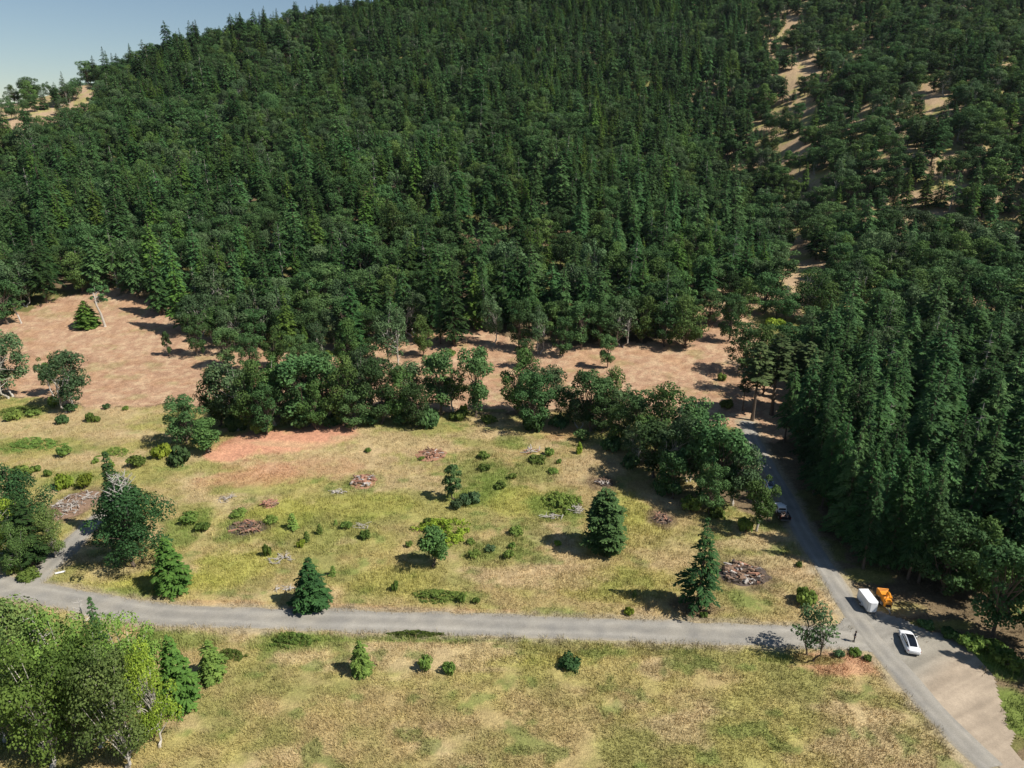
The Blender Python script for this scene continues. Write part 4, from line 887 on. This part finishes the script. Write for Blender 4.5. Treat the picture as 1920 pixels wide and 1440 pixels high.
# ------------------------------------------------------------------ vehicles, local +X forward
def at_z(px, py, z):
    u = (px-960)/FPX; v = (720-py)/FPX; d = np.array([u, CP+v*SP, -SP+v*CP]); t = (z-CAM_H)/d[2]; return d[0]*t, d[1]*t
def wheel(root, x, y, r, wd, rim='rim', name='wheel'):
    m = MB(); m.disc((0, 0, 0), r, wd); t = m.build(name, M['tyre'], root); t.location = (x, y, r)
    m = MB(); m.disc((0, math.copysign(wd*.42, y), 0), r*.64, wd*.24, sides=14)
    for k in range(5):
        a = k*1.2566; m.tube([(0, math.copysign(wd*.56, y), 0), (r*.6*math.cos(a), math.copysign(wd*.54, y), r*.6*math.sin(a))], [r*.1, r*.07], 4)
    m.build('rim', M[rim], t); return t
def part_box(root, name, lo, hi, mat, bev=.02):
    m = MB(); m.box(lo, hi, bev); return m.build(name, M[mat], root)
def car_body(xs, hw, zb, zt, lo_=.24):
    rings = []
    for x, w_, b_, t_ in zip(xs, hw, zb, zt):
        half = [(0, b_), (.80*w_, b_), (.95*w_, b_+.09), (w_, b_+.26*(t_-b_)+.06), (w_*.99, b_+.62*(t_-b_)), (w_*.93, t_-.06), (w_*.80, t_-.01), (w_*.4, t_+.012), (0, t_+.02)]
        rings.append([(x, y, z) for y, z in half]+[(x, -y, z) for y, z in half[-2:0:-1]])
    m = MB(); m.loft(rings); return m
def cabin(xs, zbase, zroof, wb, wt):
    rings = []
    for x, b_, t_, w1, w2 in zip(xs, zbase, zroof, wb, wt):
        h_ = t_-b_
        half = [(w1, b_-.08), (w1-(w1-w2)*.55, b_+h_*.55), (w2, b_+h_*.86), (w2*.86, t_-.012), (w2*.45, t_+.008), (0, t_+.014)]
        rings.append([(x, y, z) for y, z in half]+[(x, -y, z) for y, z in half[-2::-1]])
    m = MB(); m.loft(rings); return m
def strip_between(pa, pb):
    m = MB(); m.loft([pa, pb], cap=False, closed=False); return m
def hatchback(px0, px1, paint, label):
    a = G(*px0); b = G(*px1); hd = math.atan2(b[1]-a[1], b[0]-a[0])
    root = empty('parked_car', ((a[0]+b[0])/2, (a[1]+b[1])/2, a[2]+.07), hd); tag(root, label, 'car')
    xs = [-2.34, -2.28, -2.05, -1.5, -.7, .4, 1.1, 1.7, 2.1, 2.3, 2.36]
    car_body(xs, [.62, .78, .88, .93, .94, .94, .93, .90, .82, .66, .45], [.48, .34, .27, .24, .24, .24, .24, .25, .28, .36, .46], [.90, .99, 1.02, 1.0, .97, .95, .93, .86, .76, .66, .58]).build('body', M[paint], root, True)
    cx = [-2.0, -1.75, -1.3, -.8, -.2, .3, .75, 1.2]; zb = [.99]*5+[.96, .94, .90]; zr = [1.06, 1.17, 1.31, 1.41, 1.45, 1.42, 1.24, .95]
    wb = [.70, .76, .80, .82, .83, .83, .82, .78]; wt = [.56, .58, .60, .61, .61, .61, .62, .66]
    cabin(cx, zb, zr, wb, wt).build('roof', M[paint], root, True)
    def top(fr, o): return [[(x, w2*fr*s, z+o) for s in (-1, -.5, 0, .5, 1)] for x, w2, z in zip(cx, wt, zr)]
    m = MB(); g = top(.80, .022); m.loft(g[1:7]+[[(1.12, y, z-.25) for _, y, z in g[6]]], cap=False, closed=False); m.build('glass_roof', M['glass'], root, True)
    for s in (-1, 1):
        lo = []; hi = []
        for x, z0, z1, w1, w2 in list(zip(cx, zb, zr, wb, wt))[1:7]:
            lo.append((x, s*(w1-(w1-w2)*.22+.016), z0+.05)); hi.append((x, s*(w2+.02), z0+(z1-z0)*.84))
        strip_between(lo, hi).build('side_window', M['glass'], root)
        m = MB(); m.box((.62, min(s*.93, s*1.10), .98), (.80, max(s*.93, s*1.10), 1.10), .03); m.build('mirror', M[paint], root)
        m = MB(); m.box((2.02, min(s*.45, s*.76), .62), (2.24, max(s*.45, s*.76), .70), .02); m.build('headlight', M['lamp'], root)
        m = MB(); m.box((-2.30, min(s*.48, s*.82), .84), (-2.18, max(s*.48, s*.82), .93), .02); m.build('tail_light', M['red_lamp'], root)
        part_box(root, 'door_handle', (-.2, min(s*.935, s*.955), .80), (.02, max(s*.935, s*.955), .83), 'black', .005)
        for x in (-1.42, 1.45): wheel(root, x, s*.80, .345, .24)
    part_box(root, 'rear_diffuser', (-2.33, -.62, .26), (-2.1, .62, .46), 'black', .03)
    part_box(root, 'licence_plate', (-2.365, -.24, .62), (-2.335, .24, .74), 'alu', .004)
    part_box(root, 'spoiler', (-2.12, -.66, 1.03), (-1.96, .66, 1.065), paint, .012)
hatchback((1710, 1226), (1697, 1195), 'white', 'white hatchback with dark glass roof parked on the turnaround')
hatchback((1446, 925), (1436, 905), 'bluewhite', 'pale blue car half hidden behind the last oak of the row')

def pickup(px0, px1):
    a = G(*px0); b = G(*px1); hd = math.atan2(b[1]-a[1], b[0]-a[0])
    loc = ((a[0]+b[0])/2, (a[1]+b[1])/2, a[2]+.08)
    root = empty('pickup_truck', loc, hd); tag(root, 'pickup truck with white cab and loaded bed coloured dark as shade on the shaded track', 'pickup truck')
    xs = [-.45, -.4, .2, 1.2, 1.7, 2.3, 2.7, 2.85]
    car_body(xs, [.86, .93, .95, .95, .95, .94, .90, .78], [.42, .38, .36, .36, .38, .40, .44, .52], [1.16, 1.18, 1.18, 1.16, 1.14, 1.10, 1.04, .92]).build('body', M['white'], root, True)
    cx = [-.44, -.36, 0, .6, 1.0, 1.5]; zr = [1.66, 1.80, 1.85, 1.84, 1.74, 1.18]; zb = [1.16]*6; wb = [.86]*6; wt = [.70, .72, .73, .73, .72, .74]
    cabin(cx, zb, zr, wb, wt).build('cab', M['white'], root, True)
    m = MB(); m.add([(-.475, -.64, 1.24), (-.475, .64, 1.24), (-.43, .60, 1.66), (-.43, -.60, 1.66)], [(0, 1, 2, 3)]); m.add([(-.465, -.64, 1.24), (-.465, .64, 1.24), (-.42, .60, 1.66), (-.42, -.60, 1.66)], [(3, 2, 1, 0)]); m.build('rear_window', M['glass'], root)
    m = MB(); m.loft([[(1.06, y, 1.69) for y in (-.62, 0, .62)], [(1.49, y, 1.235) for y in (-.66, 0, .66)]], cap=False, closed=False); m.build('windshield', M['glass'], root)
    for s in (-1, 1):
        strip_between([(-.25, s*.845, 1.24), (.95, s*.845, 1.24), (1.25, s*.85, 1.24)], [(-.25, s*.765, 1.68), (.80, s*.765, 1.68), (1.0, s*.79, 1.5)]).build('side_window', M['glass'], root)
        part_box(root, 'mirror', (.95, min(s*.96, s*1.2), 1.22), (1.08, max(s*.96, s*1.2), 1.44), 'white', .03)
        part_box(root, 'bed_side', (-2.75, min(s*.86, s*.95), .52), (-.5, max(s*.86, s*.95), 1.14), 'black', .03)  # black stands in for the shade on the lower truck
        part_box(root, 'tail_light', (-2.80, min(s*.84, s*.95), .78), (-2.755, max(s*.84, s*.95), 1.08), 'red_lamp', .01)
        part_box(root, 'headlight', (2.70, min(s*.52, s*.84), .80), (2.84, max(s*.52, s*.84), .98), 'lamp', .02)
        for x in (-1.7, 1.85): wheel(root, x, s*.82, .39, .26)
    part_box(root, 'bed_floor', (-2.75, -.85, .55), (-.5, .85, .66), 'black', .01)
    part_box(root, 'tailgate', (-2.82, -.83, .60), (-2.76, .83, 1.12), 'black', .015)  # shade painted into the tailgate colour, as on the bed sides
    part_box(root, 'rear_bumper', (-2.98, -.88, .44), (-2.83, .88, .62), 'steel', .03)
    part_box(root, 'chassis', (-2.7, -.5, .34), (2.5, .5, .50), 'black', .02)
    r_ = random.Random(77); ld = empty('brushwood_load', (loc[0], loc[1], loc[2]), hd); tag(ld, 'brown brushwood and branches heaped in the pickup bed', 'load')
    for i in range(34):
        c = np.array([r_.uniform(-2.5, -.8), r_.uniform(-.6, .6), r_.uniform(.76, 1.3)]); d = nrm(np.array([r_.gauss(0, 1), r_.gauss(0, .6), r_.gauss(0, .2)])); L = r_.uniform(.4, 1.0); t = r_.uniform(.04, .1)
        c[0] = min(max(c[0], -2.7+L/2+.05), -.55-L/2-.05)
        m = MB(); m.tube([c-d*L/2, c, c+d*L/2], [t, t*.9, t*.6], 5); m.build('branch', M[r_.choice(['log_brown', 'log_red', 'log_grey'])], ld)
pickup((1473, 982), (1455, 949))

def trailer():
    fz, tz = .42, 1.95
    bl, br, fl, fr_ = at_z(1613.5, 1109, tz), at_z(1630.5, 1108.4, tz), at_z(1627.8, 1128.4, tz), at_z(1644.8, 1126.5, tz)
    bk = np.add(bl, br)/2; ft_ = np.add(fl, fr_)/2; d = ft_-bk; L = float(np.linalg.norm(d)); hd = math.atan2(d[1], d[0]); W = (math.dist(bl, br)+math.dist(fl, fr_))/2*.98
    print('trailer', L, W)
    L = min(max(L, 3.4), 5.5); W = min(max(W, 1.4), 1.7)
    c = (bk+ft_)/2; root = empty('cargo_trailer', (c[0], c[1], float(H(c[0], c[1]))+.06), hd); tag(root, 'white enclosed cargo trailer parked beside the orange wood chipper', 'trailer')
    h = W/2; x0, x1 = -L/2, L/2; b = .28
    def ring(z, i=0): return [(x0+i, -h+i, z), (x1-b, -h+i, z), (x1-i, -h+b+i*.3, z), (x1-i, h-b-i*.3, z), (x1-b, h-i, z), (x0+i, h-i, z)]
    m = MB(); m.loft([ring(fz, .01), ring(tz-.06, .01)]); m.build('box', M['white'], root)
    m = MB(); m.loft([ring(tz-.06, -.012), ring(tz, -.012), ring(tz+.025, .05)]); m.build('roof', M['white'], root)
    for z in (fz-.05, ):
        m = MB(); m.loft([ring(z-.04, -.012), ring(z+.10, -.012)]); m.build('lower_rail', M['alu'], root)
    for (x, y) in ((x1-b, -h), (x1-b, h), (x0, -h), (x0, h)):
        part_box(root, 'corner_trim', (x-.045, y-.02, fz+.06), (x+.045, y+.02, tz-.065), 'alu', .008)
    part_box(root, 'side_door', (x1-b-1.1, -h-.012, fz+.12), (x1-b-.35, -h+.02, tz-.2), 'white', .006)
    part_box(root, 'rear_door', (x0-.015, -h+.1, fz+.1), (x0+.02, h-.1, tz-.12), 'white', .006)
    for s in (-1, 1):
        wheel(root, -.25, s*(h+.11), .30, .17, 'alu')
        m = MB(); m.loft([[(-.25+.44*math.cos(a), s*(h+.02), .34+.44*math.sin(a)) for a in np.linspace(0, math.pi, 9)], [(-.25+.44*math.cos(a), s*(h+.26), .34+.44*math.sin(a)) for a in np.linspace(0, math.pi, 9)]], cap=False, closed=False); m.build('fender', M['alu'], root)
        part_box(root, 'tail_light', (x0-.03, min(s*(h-.05), s*(h-.2)), fz+.0), (x0-.016, max(s*(h-.05), s*(h-.2)), fz+.08), 'red_lamp', .004)
    m = MB()
    for s in (-1, 1): m.tube([(x1-.3, s*(h-.25), .42), (x1+1.05, s*.05, .44)], [.05, .05], 4)
    m.tube([(x1+.95, 0, .44), (x1+1.3, 0, .46)], [.06, .05], 6); m.build('tongue', M['steel'], root)
    m = MB(); m.tube([(x1+.85, 0, 0.0), (x1+.85, 0, .03), (x1+.85, 0, .05), (x1+.85, 0, .75)], [.1, .1, .035, .035], 8); m.build('jack', M['steel'], root)
trailer()

def chipper():
    a = at_z(1653, 1112, .8); b = at_z(1668, 1143, .8); d = np.subtract(b, a); hd = math.atan2(d[1], d[0]); c = np.add(a, b)/2
    root = empty('wood_chipper', (c[0], c[1], float(H(c[0], c[1]))+.05), hd); tag(root, 'orange tow-behind wood chipper standing at the edge of the dark firs', 'wood chipper')
    m = MB()
    for s in (-1, 1): m.box((-1.3, s*.42-.05, .46), (1.4, s*.42+.05, .58), .01)
    m.build('frame', M['steel'], root)
    m = MB(); m.tube([(1.2, 0, .52), (2.5, 0, .5)], [.07, .06], 6); m.tube([(1.1, .42, .52), (1.9, 0, .51)], [.05, .05], 5); m.tube([(1.1, -.42, .52), (1.9, 0, .51)], [.05, .05], 5); m.build('tongue', M['log_grey'], root)
    m = MB(); m.tube([(2.0, .12, 0), (2.0, .12, .04), (2.0, .12, .06), (2.0, .12, .8)], [.12, .12, .04, .04], 8); m.build('jack', M['steel'], root)
    for s in (-1, 1):
        wheel(root, -.1, s*.82, .36, .22, 'rim')
        m = MB(); m.loft([[(-.1+.47*math.cos(t), s*.70, .38+.47*math.sin(t)) for t in np.linspace(.1, 3.04, 9)], [(-.1+.47*math.cos(t), s*.96, .38+.47*math.sin(t)) for t in np.linspace(.1, 3.04, 9)]], cap=False, closed=False); m.build('fender', M['black'], root)
    eh = MB(); eh.loft([[(.25, y, z) for y, z in ((-.55, .62), (.55, .62), (.55, 1.45), (.40, 1.55), (-.40, 1.55), (-.55, 1.45))], [(1.05, y, z) for y, z in ((-.55, .62), (.55, .62), (.55, 1.40), (.40, 1.50), (-.40, 1.50), (-.55, 1.40))], [(1.3, y, z) for y, z in ((-.45, .62), (.45, .62), (.45, 1.1), (.3, 1.18), (-.3, 1.18), (-.45, 1.1))]]); eh.build('engine_cover', M['orange'], root)
    part_box(root, 'radiator_grille', (1.305, -.34, .70), (1.33, .34, 1.08), 'black', .01)
    m = MB(); m.disc((-.25, 0, 1.02), .58, .9, 1, 20); m.build('drum_housing', M['orange'], root)
    m = MB(); m.loft([[(-.75, y, z) for y, z in ((-.42, .72), (.42, .72), (.42, 1.34), (-.42, 1.34))], [(-1.35, y, z) for y, z in ((-.55, .66), (.55, .66), (.55, 1.5), (-.55, 1.5))], [(-1.85, y, z) for y, z in ((-.8, .60), (.8, .60), (.8, 1.72), (-.8, 1.72))]], cap=False); m.build('infeed_hopper', M['orange'], root)
    m = MB(); m.add([(-1.8, -.78, .62), (-1.8, .78, .62), (-2.05, .78, 1.5), (-2.05, -.78, 1.5), (-1.84, -.78, .60), (-1.84, .78, .60), (-2.09, .78, 1.5), (-2.09, -.78, 1.5)], [(0, 1, 2, 3), (7, 6, 5, 4), (0, 4, 5, 1), (3, 2, 6, 7), (1, 5, 6, 2), (0, 3, 7, 4)]); m.build('feed_tray', M['log_red'], root)
    m = MB(); m.tube([(-.2, .1, 1.5), (-.15, .1, 2.0), (.1, .1, 2.35), (.55, .1, 2.45), (1.1, .1, 2.30)], [.20, .19, .18, .17, .17], 8); ch = m.build('discharge_chute', M['orange'], root)
    m = MB(); m.box((1.06, -.1, 2.18), (1.36, .3, 2.44), .03); m.build('chute_deflector', M['orange'], ch)
    part_box(root, 'fuel_tank', (.3, -.86, .62), (.95, -.58, .98), 'steel', .04)
    part_box(root, 'control_bar', (-1.5, -.6, 1.76), (-1.44, .6, 1.82), 'black', .01)
    m = MB(); m.tube([(.7, -.3, 1.5), (.7, -.3, 1.95)], [.05, .05], 8); m.build('exhaust', M['steel'], root)
chipper()

# ------------------------------------------------------------------ the person at the junction
def skinned(name, joints, bones, mat, parent, sub=2):
    me = bpy.data.meshes.new('chain'); me.from_pydata([j[:3] for j in joints], bones, []); t = bpy.data.objects.new('chain', me); COL.objects.link(t)
    t.modifiers.new('skin', 'SKIN'); me.skin_vertices.new() if not me.skin_vertices else None
    for i, j in enumerate(joints):
        sv = me.skin_vertices[0].data[i]; sv.radius = (j[3], j[4] if len(j) > 4 else j[3]); sv.use_root = (i == 0)
    sb = t.modifiers.new('sub', 'SUBSURF'); sb.levels = sub; sb.render_levels = sub
    ev = t.evaluated_get(bpy.context.evaluated_depsgraph_get()); m2 = bpy.data.meshes.new_from_object(ev); m2.name = name
    m2.materials.clear(); m2.materials.append(M[mat]); m2.polygons.foreach_set('use_smooth', [True]*len(m2.polygons))
    bpy.data.objects.remove(t); bpy.data.meshes.remove(me); return link(name, m2, parent)
def person():
    p = G(1601, 1204); root = empty('person', (p[0], p[1], p[2]+.06), 2.6); tag(root, 'person in dark clothes standing on gravel at the road junction', 'person')
    J = [(0, 0, .95, .12, .15), (0, 0, 1.12, .10, .135), (0, 0, 1.32, .11, .165), (0, 0, 1.45, .07, .09), (.01, 0, 1.53, .055), (.02, 0, 1.60, .075, .072), (.02, 0, 1.68, .10, .082), (.01, 0, 1.76, .075, .065)]
    B = [(i, i+1) for i in range(7)]
    def add(par, pts):
        for q in pts: J.append(q); B.append((par, len(J)-1)); par = len(J)-1
        return par
    add(6, [(.105, 0, 1.665, .018)])                                        # nose
    for s in (-1, 1):
        add(6, [(.01, s*.095, 1.665, .022)])                                # ear
        add(0, [(0, s*.10, .86, .095), (.02, s*.11, .50, .062), (-.01, s*.12, .12, .045), (-.01, s*.12, .06, .045), (.12, s*.13, .04, .038), (.18, s*.135, .035, .026)])
        wr = add(3, [(0, s*.17, 1.42, .062), (-.02, s*.24, 1.17, .046), (.16, s*.20, 1.05, .036), (.24, s*.15, 1.10, .030)])
        pm_ = add(wr, [(.29, s*.13, 1.13, .030, .018)])
        for f, ln in ((-.026, .055), (-.009, .068), (.009, .072), (.026, .062)):
            add(pm_, [(.325, s*(.125+f), 1.14, .009), (.325+ln*.5, s*(.12+f), 1.135, .008), (.325+ln*.7, s*(.115+f), 1.11, .007)])
        add(wr, [(.275, s*.10, 1.12, .010), (.30, s*.075, 1.135, .009)])    # thumb from the side of the palm
    skinned('body', J, B, 'skin', root)
    S = [(0, 0, .93, .145, .175), (0, 0, 1.12, .125, .16), (0, 0, 1.32, .13, .185), (0, 0, 1.45, .085, .10)]
    SB = [(0, 1), (1, 2), (2, 3)]
    for s in (-1, 1):
        n = len(S); S += [(0, s*.17, 1.42, .08), (-.02, s*.24, 1.17, .062), (.15, s*.20, 1.052, .05)]; SB += [(3, n), (n, n+1), (n+1, n+2)]
    skinned('shirt', S, SB, 'shirt', root)
    T = [(0, 0, .98, .13, .165)]; TB = []
    for s in (-1, 1):
        n = len(T); T += [(0, s*.10, .86, .115), (.02, s*.11, .50, .082), (-.01, s*.12, .10, .066)]; TB += [(0, n), (n, n+1), (n+1, n+2)]
    skinned('trousers', T, TB, 'trousers', root)
    skinned('hair', [(-.02, 0, 1.70, .105, .092), (-.005, 0, 1.78, .085, .075), (-.06, 0, 1.64, .06, .07)], [(0, 1), (0, 2)], 'hair', root)
    for s in (-1, 1):
        m = MB(); m.box((-.10, s*.13-.05, 0), (.20, s*.13+.05, .10), .03); m.build('shoe', M['black'], root, True)
        m = MB(); m.disc((.108, s*.035, 1.685), .014, .012, 0, 8); m.build('eye', M['black'], root)
    m = MB(); m.box((.098, -.028, 1.612), (.112, .028, 1.622), .003); m.build('mouth', M['red_lamp'], root)
person()

# ------------------------------------------------------------------ labels that single each tree and bush out
LMH = [(195, 575, 'the white-stemmed tree'), (90, 215, 'the bald grassy crest'), (315, 645, 'the slim shrub on red soil'), (885, 325, 'the grey hillside snag'), (985, 340, 'the small hillside snag'), (1155, 490, 'the pale green hillside maple'), (1505, 530, 'the broad bright green maple'), (880, 520, 'the dark gap in the forest'),
  (1455, 265, 'the bare shaded slope'), (1740, 305, 'the bald tan hillside patch'), (1455, 612, 'the yellow grass strip'), (1138, 650, 'the lone small oak'), (1430, 720, 'the bare-trunked pines'), (1465, 965, 'the loaded pickup'), (1660, 1125, 'the orange wood chipper'), (1703, 1207, 'the white hatchback'), (1640, 820, 'the pale snag among firs'), (540, 825, 'the red cut bank'),
  (808, 852, 'the reddish log heap'), (997, 847, 'the small grey stick heap'), (1132, 905, 'the small dark heap'), (1240, 973, 'the burnt heap'), (640, 640, 'the narrow gap of red soil'), (300, 400, 'the upper slope under the crest'), (640, 420, 'mid slope of the big hill'), (1060, 400, 'the slope beside the ravine'), (620, 230, 'the forested ridge top'), (1680, 560, 'the oak-covered lower slope'), (1850, 450, 'the oak wood by the tan patch'), (1790, 800, 'the densest part of the fir stand'), (1860, 1040, 'the fir stand behind the hatchback'), (430, 560, 'the wood above the oak row'), (1270, 600, 'the wood above the lone small oak'), (30, 620, 'the top corner of the red clearing'), (100, 700, 'the lower corner of the red clearing'), (1600, 680, 'the hollow below the bright maple')]
LMF = [(326, 855, 'the dark rounded bush'), (1306, 1060, 'the tall lone spruce'), (585, 1090, 'the cone-shaped fir'), (1134, 975, 'the egg-shaped pine'), (812, 1020, 'the small round maple'), (850, 905, 'the upright oval tree'), (258, 980, 'the spreading dark maple'), (330, 1060, 'the drooping fir'), (832, 995, 'the bright bramble mound'), (808, 853, 'the reddish log heap'), (682, 903, 'the silvered log heap'), (506, 946, 'the red-brown chunk heap'), (462, 990, 'the burnt weed-ringed heap'), (140, 946, 'the grey brushwood heap'),
  (997, 847, 'the small grey stick heap'), (1132, 905, 'the small dark heap'), (1240, 973, 'the charred-spot heap'), (1393, 1077, 'the biggest dark heap'), (1518, 1180, 'the open-crowned junction oak'), (1703, 1207, 'the white hatchback'), (680, 1235, 'the young roadside fir'), (540, 825, 'the red cut bank'), (60, 990, 'the layered fir at the lane bend'), (1465, 965, 'the loaded pickup'), (132, 710, 'the pale-stemmed clearing oak'), (1455, 612, 'the yellow grass strip'), (600, 730, 'the oak row behind the field'), (1240, 800, 'the oaks curving down to the track'), (525, 1050, 'the bleached fallen branches')]
ORD = ['first', 'second', 'third', 'fourth', 'fifth', 'sixth', 'seventh', 'eighth', 'ninth', 'tenth', 'eleventh', 'twelfth', 'thirteenth', 'fourteenth', 'fifteenth', 'sixteenth', 'seventeenth', 'eighteenth', 'nineteenth', 'twentieth', 'twenty-first', 'twenty-second', 'twenty-third', 'twenty-fourth']
cellsL = {}
for t in TREES:
    o, noun, adj, px, py, h = t
    lm = LMF if noun in ('bush', 'fir sapling') else LMH
    b = min(lm, key=lambda q: (q[0]-px)**2+((q[1]-py)*1.4)**2); dx, dy = px-b[0], (py-b[1])*1.4
    far = 'close ' if math.hypot(dx, dy) < 34 else ''
    rel = ('right of' if dx > 0 else 'left of') if abs(dx) > abs(dy) else ('below' if dy > 0 else 'above')
    if noun in ('bush', 'fir sapling'): rel = {'below': 'in front of', 'above': 'behind'}.get(rel, rel)
    cellsL.setdefault((noun, adj, b[2], far+rel), []).append(t)
for (noun, adj, lm, rel), ts_ in cellsL.items():
    ts_.sort(key=lambda t: t[3]); hm = sorted(t[5] for t in ts_)
    for i, t in enumerate(ts_):
        t[0]['label'] = f'{adj} {noun} {rel} {lm}' if len(ts_) == 1 else f'{ORD[min(i, 23)]} {adj} {noun} counting from left, {rel} {lm}'

# ------------------------------------------------------------------ thin summer haze over the valley
HZ = 0.00002
if HZ:
    m = bpy.data.materials.new('haze'); m.use_nodes = True; nt = m.node_tree; nt.nodes.clear()
    pv = nt.nodes.new('ShaderNodeVolumePrincipled'); pv.inputs['Color'].default_value = (.80, .88, 1, 1); pv.inputs['Density'].default_value = HZ; pv.inputs['Anisotropy'].default_value = .2
    ou = nt.nodes.new('ShaderNodeOutputMaterial'); nt.links.new(pv.outputs[0], ou.inputs['Volume'])
    m_ = MB(); m_.box((-4200, -200, float(ZZ.min())-1.5), (4200, 4400, 175)); hz = m_.build('haze', m); tag(hz, 'thin blue summer haze over the valley', 'haze', kind='stuff')
